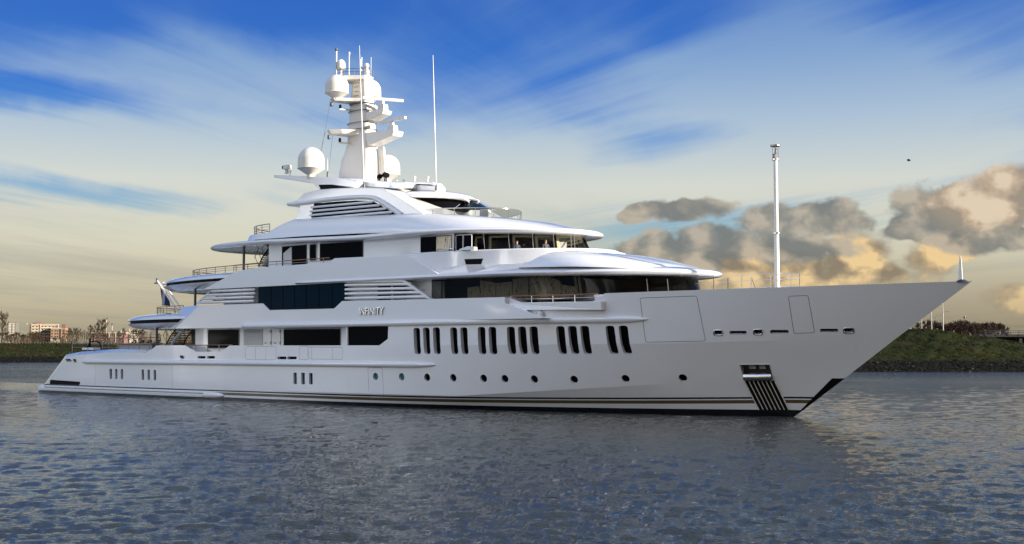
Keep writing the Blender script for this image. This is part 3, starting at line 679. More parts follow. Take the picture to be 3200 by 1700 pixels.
def street_lamp(u, depth, zb, v_top, arm, label, group, rad):
    x, y, _ = D(u, 1100, depth); tp = zat(v_top, depth); rx, ry = math.cos(RIGHT), math.sin(RIGHT)
    o = empty('street_lamp', (x, y, zb), label=label, category='street lamp', group=group)
    L = arm
    MB().tube([(x, y, zb), (x, y, zb+(tp-zb)*.5), (x, y, tp-.8), (x+rx*.25*L, y+ry*.25*L, tp-.15), (x+rx*L, y+ry*L, tp)], [rad*1.25, rad, rad*.75, rad*.6, rad*.5], 8).obj('pole', M['lamp_steel'], o, smooth=60)
    MB().box((x+rx*(L+.4), y+ry*(L+.4), tp-.02), (1.3, .34, .18), RIGHT, .8).obj('lamp_head', M['darkgrey'], o, bevel=.04)
for u, dpt, vb, hgt, rad in ((2949, 290, 1037, 11.0, .135), (2913, 335, 1030, 11.0, .13), (2882, 395, 1028, 10.5, .13), (2862, 470, 1030, 10.5, .13), (2847, 560, 1033, 10.5, .13)):
    zb = zat(vb+4, dpt); street_lamp(u, dpt, zb, 1100-(zb+hgt-CAM[2])*FPX/dpt, .8, 'pale straight lamp post on the crest of the grass mound', 'pale lamp posts on the mound', rad)
for u, vt, du in ((2927, 984, 14), (2944, 974, 17), (2908, 991, 12), (2895, 997, 10), (2887, 1002, 10), (2930, 1002, 10), (2866, 1007, 8)):
    dpt = 600; street_lamp(u, dpt, 5.0, vt, du*dpt/FPX, 'dark street lamp with a curved arm behind the grass mound', 'street lamps with curved arms', .15)

def build_overpass():
    dp = 430; f, a, b = local(3080, dp, R(-6), 5.0); o = empty('overpass', b, label='dark road bridge with blue railings at the right edge', category='bridge')
    zt, zm, zl = zat(1033, dp), zat(1046, dp), zat(1053, dp); k = dp/FPX
    bpart('deck', 'bridgedark', o, f, a, [(-2, 60, 0, 10, zl, zm)])
    for i, q in enumerate((.15, .55, .95)): bpart('rail', 'bridgeblue', o, f, a, [(0, 60, -.12, -.02, zm+(zt-zm)*q-.12, zm+(zt-zm)*q+.06)])
    for i in range(16): bpart('rail_post', 'bridgeblue', o, f, a, [(i*3.9, i*3.9+.14, -.16, .0, zm-.3, zt)])
    bpart('underbridge_shade', 'bridgedark', o, f, a, [(2, 60, 4.5, 9, 0, zl)])  # dark wall standing in for the shade under the deck
    for i in range(3): bpart('pier', 'bridgedark', o, f, a, [(12+i*14, 13+i*14, .6, 1.8, 0, zl)])
build_overpass()

def build_posts():
    me = None
    for i in range(44):
        u = 5+i*9.25; dp = 482; r = (u-1600)/FPX*dp; x, y, _ = D(u, 1100, dp); z = float(ground_z(r, dp-shore(r)))
        if me is None: me = MB().box((0, 0, .25), (.10, .10, .85), .3, .8).mesh('marker_post', M['concrete'])
        link('marker_post', me, None, (x, y, z), label='short pale post in the line along the left dike crest', category='post', group='posts along the left dike')
    # traffic post seen on the mound
    x, y, _ = D(2982, 1100, 285); r = (2982-1600)/FPX*285; z = zat(1042.5, 285)
    o = empty('road_marker', (x, y, z), label='small red and white marker post on the mound crest', category='post')
    MB().lathe((x, y, z-.2), [(.07, 0), (.07, .75)], 8).obj('post', M['balcony'], o); MB().lathe((x, y, z+.55), [(.08, 0), (.08, .2), (.04, .26)], 8).obj('cap', material('red_paint', (.35, .03, .02), .5, build=mottled(3, .1)), o)
build_posts()
def build_bird():
    p = Vector(D(2840, 502, 160)); mb = MB()
    rings = [[(p.x+s*.55-.28, p.y+.09*q*math.cos(k*1.047), p.z+.09*q*math.sin(k*1.047)) for k in range(6)] for s, q in ((0, .1), (.25, .8), (.6, 1), (.9, .6), (1.0, .1))]
    mb.loft(rings)
    for s in (-1, 1): mb.add([(p.x-.12, p.y, p.z+.03), (p.x+.16, p.y, p.z+.03), (p.x+.12, p.y+s*.3, p.z+.2), (p.x-.06, p.y+s*.58, p.z+.10), (p.x-.16, p.y+s*.28, p.z+.19)], [(0, 1, 2, 4), (2, 3, 4)])
    mb.obj('bird', M['darkgrey'], None, label='tiny dark bird in flight above the foredeck', category='bird')
build_bird()

# ------------------------------------------------------------------ the yacht
from mathutils.bvhtree import BVHTree
YACHT = empty('yacht', (44, 0, 0), label='long white five deck motor yacht with a tall radar mast, bow to the right', category='yacht')
Y = YACHT
ip = lambda x, pts: float(np.interp(x, [p[0] for p in pts], [p[1] for p in pts]))
def taper(x, W, a, e, p): return W if x < a else W*(1-min(1, (x-a)/(e-a))**p)
def stern_f(x): return 1-.085*((25-max(x, 0))/25)**2 if x < 25 else 1.0
b_wl = lambda x: taper(x, 6.86, 35, 78.0, 2.15)*stern_f(x)
b_ch = lambda x: taper(x, 6.95, 42, 81.47, 2.2)*stern_f(x)
b_kn = lambda x: taper(x, 7.0, 48, 84.5, 2.4)*stern_f(x)
b_tp = lambda x: taper(x, 7.0, 50, 88.8, 2.4)*stern_f(x)
TOPZ = [(0, 3.3), (5.8, 3.34), (7.69, 3.63), (13.1, 3.85), (19.4, 3.80), (19.9, 3.86), (20.5, 4.05), (21.0, 4.28), (21.4, 4.46), (22.9, 4.46), (22.95, 7.78), (27.4, 7.78), (45, 7.66), (54, 7.55), (61, 7.49), (72.5, 7.58), (79.5, 7.65), (88.8, 7.79)]
z_tp = lambda x: ip(x, TOPZ)
z_ch = lambda x: ip(x, [(0, .9), (56, .9), (73, 2.05), (81.5, 2.5)])
z_kn = lambda x: min(ip(x, [(0, 4.36), (60, 4.36), (72, 4.42), (84.5, 4.72)]), z_tp(x)-.10)
STEM = lambda z: 78+10.8*z/7.79
def hull_rings():
    xs = list(np.arange(0, 8, .5))+list(np.arange(8, 19, 1.0))+[19, 19.4, 19.7, 20, 20.3, 20.6, 20.9, 21.2, 21.4, 22.2, 22.9, 22.95]+list(np.arange(24, 50, 1.5))+list(np.arange(50, 88.8, .55))+[88.3, 88.6, 88.8]
    xs = sorted(set(round(float(x), 3) for x in xs))
    rows = [(1.0, 76.3), (.2, 78.0), (2.0, 81.47), (5.5, 84.5), (5.8, 88.8), (4.7, 88.8)]
    rings = []
    for x in xs:
        def rx(k):
            a, e = rows[k]
            if x < 8: return 8-(8-x)*(8-a)/8
            return x if x < 50 else 50+(x-50)*(e-50)/38.8
        key = []
        q = [rx(k) for k in range(6)]
        key.append((q[0], b_wl(q[1])*.9, -1.2)); key.append((q[1], b_wl(q[1]), 0.0)); key.append((q[2], b_ch(q[2]), z_ch(q[2])))
        key.append((q[3], b_kn(q[3]), z_kn(max(q[3], q[4] if x < 8 else q[3])))); bt = b_tp(q[4]); key.append((q[4], bt, z_tp(q[4])))
        cham = .72 if x < 19 else (.72-.5*(x-19)/2.4 if x < 21.4 else .22)
        rise = .30 if x < 19 else (.30-.28*(x-19)/2.4 if x < 21.4 else .02)
        key.append((q[5], max(0, bt-min(cham, bt*.8)), z_tp(q[4])+(rise if bt > .3 else 0)))
        sub = [1, 2, 4, 4, 1]; row = []
        for k in range(5):
            for i in range(sub[k]):
                t = i/sub[k]; row.append(tuple(key[k][j]*(1-t)+key[k+1][j]*t for j in range(3)))
        row.append(key[5])
        rings.append([(a, -b, c) for a, b, c in row]+[(a, b, c) for a, b, c in reversed(row)])
    return rings
HM = MB().loft(hull_rings())
hull_me = HM.mesh('hull', None)
_bm = bmesh.new(); _bm.from_mesh(hull_me); bmesh.ops.triangulate(_bm, faces=_bm.faces); BVH = BVHTree.FromBMesh(_bm); _bm.free()
def hit(u, v):
    p, n, i, d = BVH.ray_cast(Vector(CAM), Vector(ray(u, v)).normalized())
    if p is None: p = Vector(P(u, v, -3)); n = Vector((0, -1, 0))
    return p, n
def hz(z, x, y): return hit(*UV(z, x, y))
def side(x, z):
    "starboard hull surface at (x, z)"
    p, n, i, d = BVH.ray_cast(Vector((x, -30, z)), Vector((0, 1, 0)))
    return (p, n) if p is not None else (Vector((x, 0, z)), Vector((.3, -1, 0)).normalized())
def rounded(pts, r, n=3):
    pts = [np.array(p, float) for p in pts]; out = []; m = len(pts)
    for i in range(m):
        a, b, c = pts[i-1], pts[i], pts[(i+1) % m]
        da, dc = a-b, c-b; la, lc = np.linalg.norm(da), np.linalg.norm(dc); rr = min(r, la*.45, lc*.45)
        p0, p1 = b+da/la*rr, b+dc/lc*rr
        for k in range(n+1):
            t = k/n; out.append(tuple((1-t)**2*p0+2*t*(1-t)*b+t*t*p1))
    return out
def pill(x0, x1, y0, y1, sk=0): return rounded([(x0, y0), (x1, y0-sk), (x1, y1-sk), (x0, y1)], (y1-y0)*.5, 4)

CUT = MB(); LATER = []
def opening(zone, pts, depth, name, mat, frame=None, label=None):
    hs = [hz(zone, *p) for p in pts]; n = sum((h[1] for h in hs), Vector()).normalized()
    CUT.hull_prism([h[0]+n*.4 for h in hs], [h[0]-n*(depth+.16) for h in hs])
    c = sum((h[0] for h in hs), Vector())/len(hs)
    LATER.append((name, mat, [c+(h[0]-c)*1.03-n*(depth-.03) for h in hs], [c+(h[0]-c)*1.03-n*(depth+.05) for h in hs], frame, [h[0] for h in hs], n, label))
# tall windows
WIN = [('Z2', [(1618, 340), (1674, 340), (1686, 566), (1632, 566)]), ('Z2', [(1700, 338), (1757, 338), (1768, 566), (1714, 566)]), ('Z2', [(1785, 336), (1845, 336), (1855, 566), (1798, 566)]),
       ('Z2', [(1932, 337), (1992, 337), (2005, 567), (1948, 567)]), ('Z2', [(2018, 336), (2080, 336), (2093, 567), (2035, 567)]),
       ('Z3', [(252, 333), (318, 333), (330, 567), (268, 567)]), ('Z3', [(345, 332), (410, 332), (424, 567), (360, 567)]),
       ('Z3', [(502, 331), (570, 331), (578, 475), (585, 567), (525, 567), (508, 480)]), ('Z3', [(597, 330), (665, 330), (676, 475), (683, 567), (622, 567), (604, 480)]), ('Z3', [(695, 329), (765, 329), (775, 475), (785, 567), (722, 567), (702, 480)]),
       ('Z3', [(922, 326), (995, 326), (1008, 475), (1020, 567), (955, 567), (935, 478)]), ('Z3', [(1023, 325), (1098, 325), (1112, 475), (1126, 567), (1060, 567), (1038, 478)]), ('Z3', [(1127, 324), (1203, 324), (1218, 475), (1235, 567), (1165, 567), (1143, 478)]),
       ('Z3', [(1345, 323), (1420, 323), (1440, 475), (1463, 567), (1390, 567), (1362, 478)]), ('Z3', [(1457, 322), (1535, 322), (1553, 475), (1580, 567), (1505, 567), (1475, 478)])]
for zn, pts in WIN: opening(zn, rounded(pts, 24), .32, 'hull_window', 'glass')
for zn, (a, b, c, d) in [('Z1', (936, 957, 965, 1050)), ('Z1', (984, 1003, 966, 1052)), ('Z1', (1032, 1052, 967, 1053)), ('Z1', (1210, 1231, 972, 1060)), ('Z1', (1261, 1281, 973, 1061)), ('Z1', (1313, 1334, 975, 1063)),
                         ('Z2', (593, 621, 724, 822)), ('Z2', (660, 690, 725, 823)), ('Z2', (727, 757, 727, 824))]:
    opening(zn, rounded([(a, c), (b, c), (b+1, d), (a+1, d)], 4, 2), .22, 'slot_window', 'bluglass')
def porthole(zn, x, y, r, mat):
    p, n = hz(zn, x, y); a = n.cross(Vector((0, 0, 1))).normalized(); b = a.cross(n)
    ring = [p+(a*math.cos(k*math.pi/8)+b*math.sin(k*math.pi/8))*r for k in range(16)]
    CUT.hull_prism([q+n*.4 for q in ring], [q-n*.2 for q in ring])
    LATER.append(('porthole', mat, [p+(q-p)*1.03-n*.17 for q in ring], [p+(q-p)*1.03-n*.26 for q in ring], None, ring, n, None))
for i, (zn, x, y) in enumerate([('Z2', 1295, 757), ('Z2', 1519, 760), ('Z2', 1737, 764), ('Z2', 1960, 768), ('Z3', 305, 773), ('Z3', 486, 776), ('Z3', 738, 780), ('Z3', 1078, 783), ('Z3', 1518, 776), ('Z3', 2008, 770)]):
    porthole(zn, x, y, .27, 'teal' if i < 2 else 'glass')
for zn, a in [('Z1', (1690, 1757, 855, 877)), ('Z1', (1770, 1838, 855, 877)), ('Z2', (455, 535, 586, 610)), ('Z2', (540, 622, 586, 610)), ('Z2', (1515, 1610, 208, 232)), ('Z2', (1620, 1715, 206, 231)), ('Z3', (355, 460, 195, 221)), ('Z3', (473, 580, 193, 219)), ('Z4', (600, 716, 502, 527)), ('Z4', (873, 998, 496, 523)), ('Z4', (1207, 1330, 488, 515))]:
    opening(zn, pill(*a), .3, 'scupper_slot', 'interior')
for zn, a in [('Z1', (1540, 1575, 850, 877)), ('Z1', (565, 612, 880, 899)), ('Z1', (628, 656, 879, 908)), ('Z4', (495, 553, 497, 530)), ('Z4', (761, 822, 492, 526)), ('Z4', (1365, 1435, 482, 516))]:
    opening(zn, pill(*a), .3, 'fairlead', 'black', frame='steel')
opening('B5', [(205, 125), (850, 125), (938, 455), (312, 458)], .55, 'anchor_pocket', 'darkgrey')
# the open side deck, from bulwark up to the deck above, right across the ship
CUT.prism([(21.43, 4.463), (25.55, 4.45), (27.2, 3.92), (30.6, 3.92), (31.7, 4.42), (49.2, 4.37), (50.06, 4.83), (50.1, 5.80), (22.0, 5.89), (22.0, 4.463)], -9, 9)
# raked ends of the band above it, notch for the long window, notch for the balcony
for s in (-1, 1):
    def bev(z): O = 24.12+1.757*(z-5.89); return [(O+.95, s*7.3, z), (O+3.0, s*9.0, z), (O-20, s*9.0, z), (O-20, s*5.2, z), (O-5.4, s*5.2, z)]
    lo, hi = bev(5.5), bev(9.0); CUT.hull_prism(lo if s < 0 else lo[::-1], hi if s < 0 else hi[::-1])
CUT.prism([(35.94, 8.2), (35.94, 7.69), (36.74, 7.17), (44.32, 7.12), (45.19, 7.65), (45.19, 8.2)], -8, -6.72)
CUT.prism(XZ('Z3', [(520, 40), (520, 79), (640, 125), (1190, 112), (1285, 56), (1285, 20)], -6.5), -8, -4.6)

def hull_build(t, b):
    paint_build(t, b)
    base = b.inputs['Base Color'].links[0].from_socket
    c = t.node('ShaderNodeTexCoord').outputs['Object']; sp = t.node('ShaderNodeSeparateXYZ'); t.l.new(c, sp.inputs[0])
    k = t.math('POWER', t.math('MULTIPLY', t.math('SUBTRACT', sp.outputs[0], 44.0), 1/34.0, clamp=True), 2.0)
    z = t.math('SUBTRACT', sp.outputs[2], t.math('MULTIPLY', k, .42))
    def band(a, bb): return t.math('MULTIPLY', t.math('GREATER_THAN', z, a), t.math('LESS_THAN', z, bb))
    col = t.mix(band(.69, .80), base, (.006, .006, .007)); col = t.mix(band(.405, .615), col, (.11, .08, .032))
    col = t.mix(t.math('LESS_THAN', t.math('SUBTRACT', sp.outputs[2], t.math('MULTIPLY', k, .18)), .23), col, (.006, .006, .007))
    col = t.mix(t.math('MULTIPLY', t.rng(t.noise(t.vmath('MULTIPLY', c, (6, 1, .35)), 1.0, 4, .6), .58, .85), .10), col, (.45, .42, .36))
    t.put(b.inputs['Base Color'], col)
M['hull'] = material('white_hull_paint', (.79, .79, .79), .14, spec=.5, coat=1.0, build=hull_build)
def solid_obj(me): o = bpy.data.objects.new('cutter', me); scene.collection.objects.link(o); return o
def build_hull():
    h = solid_obj(hull_me); c = solid_obj(CUT.mesh('cutter', None, fix=True))
    md = h.modifiers.new('cut', 'BOOLEAN'); md.object = c; md.operation = 'DIFFERENCE'; md.solver = 'EXACT'; md.use_self = True
    dg = bpy.context.evaluated_depsgraph_get(); me = bpy.data.meshes.new_from_object(h.evaluated_get(dg))
    for o in (h, c): bpy.data.objects.remove(o)
    me.name = 'hull'; me.materials.clear(); me.materials.append(M['hull'])
    me.polygons.foreach_set('use_smooth', [True]*len(me.polygons)); me.set_sharp_from_angle(angle=R(6.5))
    return link('hull', me, Y)
HULL = build_hull()
for name, mat, outer, inner, frame, rim, n, lab in LATER:
    o = MB().hull_prism(outer, inner).obj(name, M[mat], HULL)
    if frame:
        rr = [q+n*.01 for q in rim]; MB().tube(rr+[rr[0], rr[1]], .045, 6, cap=False).obj('rim', M[frame], o, smooth=80)
for zn, x, y in [('Z2', 1297, 757)]: pass
# seams of the shell doors
def seam(name, zone, pts, r=10, closed=True, w=.022):
    q = rounded(pts, r) if closed else pts
    if closed: q = q+[q[0]]
    pl = []
    for a, b in zip(q[:-1], q[1:]):
        m = max(1, int(math.hypot(b[0]-a[0], b[1]-a[1])/25))
        for i in range(m): t = i/m; pl.append((a[0]+(b[0]-a[0])*t, a[1]+(b[1]-a[1])*t))
    pl.append(q[-1]); mb = MB(); ps = [hz(zone, *p) for p in pl]
    mb.tube([p-n*(w*.45) for p, n in ps], w, 6); return mb.obj(name, M['seam'], HULL, smooth=80)
seam('shell_door_seam', 'Z4', [(0, 282), (380, 268), (440, 570), (38, 578)], 14)
seam('shell_door_seam', 'Z4', [(995, 270), (1127, 264), (1172, 514), (1033, 520)], 14)
seam('shell_door_seam', 'Z2', [(1230, 682), (1352, 682), (1366, 945), (1243, 945)], 12, w=.014)
seam('bulwark_door_seam', 'Z2', [(185, 500), (445, 502), (445, 614), (185, 611)], 14, w=.014)
seam('bulwark_door_seam', 'Z2', [(715, 505), (1015, 507), (1015, 611), (728, 607)], 14, w=.014)
seam('bulwark_door_seam', 'Z2', [(643, 498), (718, 498), (718, 612), (643, 612)], 3, w=.014)
for zn, pts in [('Z1', [(815, 916), (815, 1108)]), ('Z1', [(1473, 928), (1473, 1138)]), ('Z2', [(750, 507), (750, 607)]), ('Z2', [(926, 507), (926, 609)]), ('Z2', [(270, 502), (270, 611)]), ('Z2', [(357, 502), (357, 612)])]: seam('plate_seam', zn, pts, closed=False, w=.013)

def belt(name, x0, x1, z, h, out, mat, tip=2.2, parent=Y, sharp=False):
    rings = []; xs = sorted(set([x0+.02, x0+.3, x0+.7]+list(np.arange(x0+1, x1-tip, 1.0))+[x1-tip*(1-i/8) for i in range(9)]))
    for x in xs:
        zc = z(x) if callable(z) else z
        s = min(1, (x-x0)/.6)**.5 if not sharp else 1; q = max(0, (x-(x1-tip))/tip); s = max(.03, min(s, math.sqrt(max(0, 1-q*q))))
        p, n = side(x, zc); n = Vector((n.x, n.y, 0)).normalized()
        ring = []
        for k in range(11):
            a = -math.pi/2+math.pi*k/10; ca = math.cos(a)**.75 if math.cos(a) > 1e-6 else 0
            zz = zc+h*.5*s*math.sin(a); pp, _ = side(x, zz); ring.append(pp+n*(out*(.35+.65*s)*ca-.03))
        ring += [ring[-1]-n*.2, ring[0]-n*.2]; rings.append(ring)
    return MB().loft(rings).obj(name, M[mat], parent, smooth=38)
belt('rub_rail', 33.2, 70.9, lambda x: 5.99-.0022*(x-33), .46, .26, 'white')
belt('rub_rail', 9.0, 54.5, 3.01, .44, .26, 'white', 2.6)
def stern_belt():
    o = belt('stern_fender', 1.2, 31.0, .36, .52, .24, 'white', 1.6, sharp=True)
    for z in (.20, .52):
        mb = MB(); pts = []
        for x in np.arange(1.2, 28.8, .8): p, n = side(x, z); pts.append(p+Vector((n.x, n.y, 0)).normalized()*.215)
        mb.tube(pts, .055, 6).obj('fender_strip', M['steel'], o, smooth=80)
stern_belt()

# ---- plan outlines: a closed loop from the aft centre round the starboard side to the bow end and back
def plan(x0, La, x1, Lf, Wd, pa=2.0, pf=2.0, na=12, nm=12, nf=22):
    s = []
    if La > .01: s += [(x0+La-La*math.cos(t)**(2/pa), Wd*math.sin(t)**(2/pa)) for t in (math.pi/2*i/na for i in range(na))]
    else: s += [(x0, 0.0)]+[(x0, Wd*i/na) for i in range(1, na)]
    s += [(x0+La+(x1-Lf-x0-La)*i/nm, Wd) for i in range(nm)]
    if Lf > .01:
        s += [(x1-Lf+Lf*max(0, math.cos(t))**(2/pf), Wd*math.sin(t)**(2/pf)) for t in (math.pi/2*(1-i/nf) for i in range(nf+1))]
    else: s += [(x1, Wd*(1-i/nf)) for i in range(nf+1)]
    return [(x, -y) for x, y in s]+[(x, y) for x, y in s[-2:0:-1]]
def lev(pl, z): return [(x, y, z(x) if callable(z) else z) for x, y in pl]
def tier(name, mat, levels, parent=Y, smooth=32, cap=True): return MB().loft([lev(p, z) for p, z in levels], cap=cap).obj(name, M[mat], parent, smooth=smooth)

# ---- swim platform and stern gear
tier('swim_platform', 'white', [(plan(-.15, 1.2, 4.2, 0, 6.2, 4), .10), (plan(-.35, 1.2, 4.2, 0, 6.42, 4), .18), (plan(-.35, 1.2, 4.2, 0, 6.42, 4), .60), (plan(-.2, 1.2, 4.2, 0, 6.3, 4), .69)])
MB().hull_prism([side(x, z)[0]+Vector((0, -.02, 0)) for x, z in ((2.75, .80), (8.4, .80), (8.6, .92), (8.6, 1.12), (2.9, 1.22))], [side(x, z)[0]+Vector((0, .2, 0)) for x, z in ((2.75, .80), (8.4, .80), (8.6, .92), (8.6, 1.12), (2.9, 1.22))]).obj('stern_slot', M['black'], HULL)
def bollard(x, y, z):
    o = MB().box((x, y, z+.04), (.7, .4, .08)).obj('mooring_bollard', M['steel_dark'], Y)
    for d in (-.2, .2): MB().lathe((x+d, y, z+.08), [(.09, 0), (.07, .1), (.07, .38), (.12, .42), (.12, .5), (.05, .52)], 12).obj('bollard_post', M['steel_dark'], o, smooth=40)
bollard(1.15, -5.4, .69)

# ---- main deck house, recessed behind the side deck
tier('main_deck_house', 'white', [(plan(23.6, .8, 50.5, 0, 5.3, 4), 3.6), (plan(23.6, .8, 50.5, 0, 5.3, 4), 6.1)])
def pane(name, mat, zone, pts, y, th=.06, parent=Y, frame=None):
    xz = XZ(zone, pts, y); o = MB().prism(xz, y, y+th).obj(name, M[mat], parent)
    if frame:
        c = [(x, y-.01, z) for x, z in xz]; MB().tube(c+[c[0], c[1]], .03, 6, cap=False).obj('frame', M[frame], o)
    return o
YM = -5.33
pane('deck_door', 'glass', 'Z1', [(1637, 628), (1666, 628), (1666, 790), (1637, 790)], YM)
pane('saloon_window', 'glass', 'Z1', [(1780, 630), (2045, 626), (2045, 790), (1780, 790)], YM, frame='offwhite')
pane('saloon_window', 'glass', 'Z2', [(512, 352), (997, 346), (997, 505), (512, 505)], YM, frame='offwhite')
lv = pane('louvre_panel', 'louvre', 'Z2', [(168, 355), (330, 352), (330, 495), (168, 495)], YM)
for i in range(9): 
    a, b = W('Z2', 172, 362+i*15, YM-.02), W('Z2', 326, 359+i*15, YM-.02); MB().tube([a, b], .022, 6).obj('louvre_blade', M['offwhite'], lv)
for x in (345, 425): 
    d = pane('locker_door', 'white', 'Z2', [(x, 352), (x+57, 351), (x+57, 495), (x, 495)], YM-.015)
    a = W('Z2', x+10, 470, YM-.05); MB().box(a, (.22, .04, .06)).obj('handle', M['black'], d)
    for yy in (372, 468): MB().box(W('Z2', x+54, yy, YM-.03), (.06, .04, .2)).obj('hinge', M['darkgrey'], d)
pane('saloon_window', 'glass', 'Z2', [(1056, 336), (1420, 333), (1420, 498), (1056, 498)], -6.80)
MB().prism(XZ('Z2', [(1043, 330), (1058, 330), (1058, 498), (1043, 498)], -6.9), -6.93, -5.3).obj('side_deck_pillar', M['white'], Y, bevel=.02)
pane('locker_door', 'white', 'Z2', [(1005, 345), (1043, 344), (1043, 498), (1005, 498)], -5.9)

# ---- rounded aft overhangs of the upper deck and bridge deck
def overhang(name, x0, ctr, Wd, pa, x1, lv, slot):
    t = tier(name, 'white', [(plan(x0+q*1.15, ctr-x0-q*1.15, x1, 0, Wd-q, pa, 2, 26, 6, 6), z) for q, z in lv])
    MB().loft([lev(plan(x0+.30, ctr-x0-.30, x1-.1, 0, Wd-.27, pa, 2, 26, 6, 6), z) for z in slot], cap=False).obj('slot_band', M['black'], t, smooth=60)  # black band lining the recessed slot
overhang('upper_deck_overhang', 10.75, 24, 6.9, 2.5, 29, [(1.7, 5.95), (.55, 6.10), (.06, 6.42), (.4, 6.45), (.4, 6.68), (0, 6.72), (.10, 6.88), (.55, 7.10), (1.5, 7.30), (2.7, 7.38)], (6.44, 6.70))
overhang('bridge_deck_overhang', 15.95, 32, 6.9, 2.5, 36, [(1.9, 9.22), (.65, 9.34), (.05, 9.73), (.4, 9.76), (.4, 9.92), (0, 9.97), (.14, 10.14), (.7, 10.40), (1.6, 10.56), (2.7, 10.64)], (9.75, 9.94))

# ---- side band of the upper deck, forward of the hull's parallel body, and the balcony
MB().prism([(50.2, 6.04), (64.35, 6.04), (61.0, 7.10), (61.03, 7.485), (54, 7.55), (50.2, 7.59)], -7.004, -5.9).obj('bulwark_panel', M['white'], HULL, bevel=.015)
bx = [W('Z3', *q) for q in ((515, 132, -6.78), (1308, 112, -6.22), (1312, 186, -6.16), (640, 189, -6.70))]
MB().hull_prism(bx, [p+np.array([0, 1.3, 0]) for p in bx]).obj('balcony', M['white'], Y, bevel=.02)
nz = hz('Z3', 800, 222)[0]; MB().lathe((nz.x, nz.y-.1, nz.z-.15), [(.26, 0), (.26, .12), (.18, .30), (.05, .36)], 14).obj('deck_light', M['offwhite'], HULL, smooth=40)

# ---- upper deck house
tier('upper_deck_house', 'white', [(plan(30.2, .5, 54.2, 0, 5.9, 4), 6.9), (plan(30.2, .5, 54.2, 0, 5.9, 4), 9.2)])
YU = -6.9
pw = pane('long_window', 'bluglass', 'A1', [(1000, 745), (1832, 708), (1832, 888), (1792, 888), (1715, 955), (1100, 968), (1035, 905), (1000, 905)], YU, .12)
for x in (1115, 1228, 1338, 1448, 1570, 1695):
    a, b = W('A1', x, 742-(x-1000)*.0445, YU-.015), W('A1', x, 964-(x-1000)*.017, YU-.015); MB().tube([a, b], .022, 6).obj('mullion', M['black'], pw)
pane('louvre_panel', 'louvre', 'A1', [(730, 760), (990, 748), (990, 935), (730, 935)], -6.3)
pane('louvre_panel', 'offwhite', 'A1', [(665, 765), (728, 762), (728, 935), (665, 935)], -6.2)
for i, (xa, ya, xb, yb) in enumerate([(548, 790, 965, 776), (503, 828, 968, 812), (456, 862, 958, 847), (412, 899, 958, 884)]):
    MB().tube([W('A1', xa, ya, -6.85), W('A1', xa+8, ya, -6.85), W('A1', xb-8, yb, -6.85), W('A1', xb, yb, -6.85)], [.03, .12, .12, .03], 10).obj('louvre_slat', M['white'], Y, smooth=60)
MB().tube([W('A1', 415, 905, -6.6), W('A1', 570, 765, -6.6)], .09, 8).obj('louvre_stay', M['white'], Y, smooth=60)
for x in (858,): MB().tube([W('A1', x, 755, -6.6), W('A1', x, 915, -6.6)], .06, 8).obj('louvre_stay', M['white'], Y, smooth=60)
pane('louvre_panel', 'white', 'Z2', [(1040, -60), (1312, -64), (1312, 110), (1040, 112)], -6.55)
pane('cabin_window', 'glass', 'Z2', [(1312, -60), (1550, -66), (1550, 105), (1312, 108)], -6.3)
MB().tube([W('Z2', 1438, -40, -6.6), W('Z2', 1438, 104, -6.6)], .07, 8).obj('louvre_stay', M['white'], Y, smooth=60)
for xa, ya, xb, yb in [(1040, 88, 1735, 72), (1040, 50, 1680, 37), (1040, 13, 1640, 2), (1040, -24, 1600, -34), (1040, -52, 1540, -60)]:
    MB().tube([W('Z2', xa, ya, -6.85), W('Z2', xb, yb, -6.85)], .11, 10).obj('louvre_slat', M['white'], Y, smooth=60)
MB().prism(XZ('A3', [(10, 945), (62, 945), (346, 1142), (300, 1142)], -6.85), -6.95, -6.6).obj('louvre_stay', M['white'], Y, bevel=.02)
# glazed front of the upper deck
gp = lambda q, z: lev(plan(53.4, 0, 71.2-q-(z-7.5)*.25, 13.2-q, 6.0-q*.6, 2, 2, 2, 10, 30), z)
gl = MB().loft([gp(0, 6.9), gp(0, 9.2)], cap=False).obj('front_glazing', M['tint'], Y, smooth=60)
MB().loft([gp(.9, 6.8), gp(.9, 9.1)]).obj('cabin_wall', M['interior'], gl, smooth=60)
def on_plan(pl, u):
    "starboard point of an outline that the photograph shows at column u"
    best = None
    for (x0, y0, z0), (x1, y1, z1) in zip(pl[:-1], pl[1:]):
        if y0 > 0 or y1 > 0.001: break
        a, b = proj_u((x0, y0, z0)), proj_u((x1, y1, z1))
        if (a-u)*(b-u) <= 0 and abs(a-b) > 1e-9: t = (u-a)/(b-a); best = (x0+(x1-x0)*t, y0+(y1-y0)*t, z0+(z1-z0)*t)
    return Vector(best) if best else None
lo, hi = gp(.35, 7.3), gp(.35, 8.9)
for x0, x1, t0, t1 in [(722, 852, .64, .66), (857, 1022, .92, .78), (1028, 1196, .76, .80), (1202, 1372, .90, .97), (1380, 1578, .94, .97), (1584, 1728, .98, .72), (1734, 1888, .60, .50)]:
    q = [on_plan(lo, UV('A3', x, 0)[0]) for x in (x0, x1)]; w = [on_plan(hi, UV('A3', x, 0)[0]) for x in (x0, x1)]
    if None in q or None in w: continue
    pts = [q[0], q[1], q[1].lerp(w[1], t1), q[0].lerp(w[0], t0)]; d = Vector((-.03, .06, 0)); MB().hull_prism(pts, [p+d for p in pts]).obj('curtain', M['curtain'], gl)
for x, t in ((1905, 1.0), (1945, .96), (470, 1.0)):
    q, w = on_plan(lo, UV('A3', x, 0)[0]), on_plan(hi, UV('A3', x-(36 if x > 1000 else 0), 0)[0]); 
    if q and w: MB().tube([q, q.lerp(w, t)], .09, 6).obj('curtain', M['curtain'], gl)
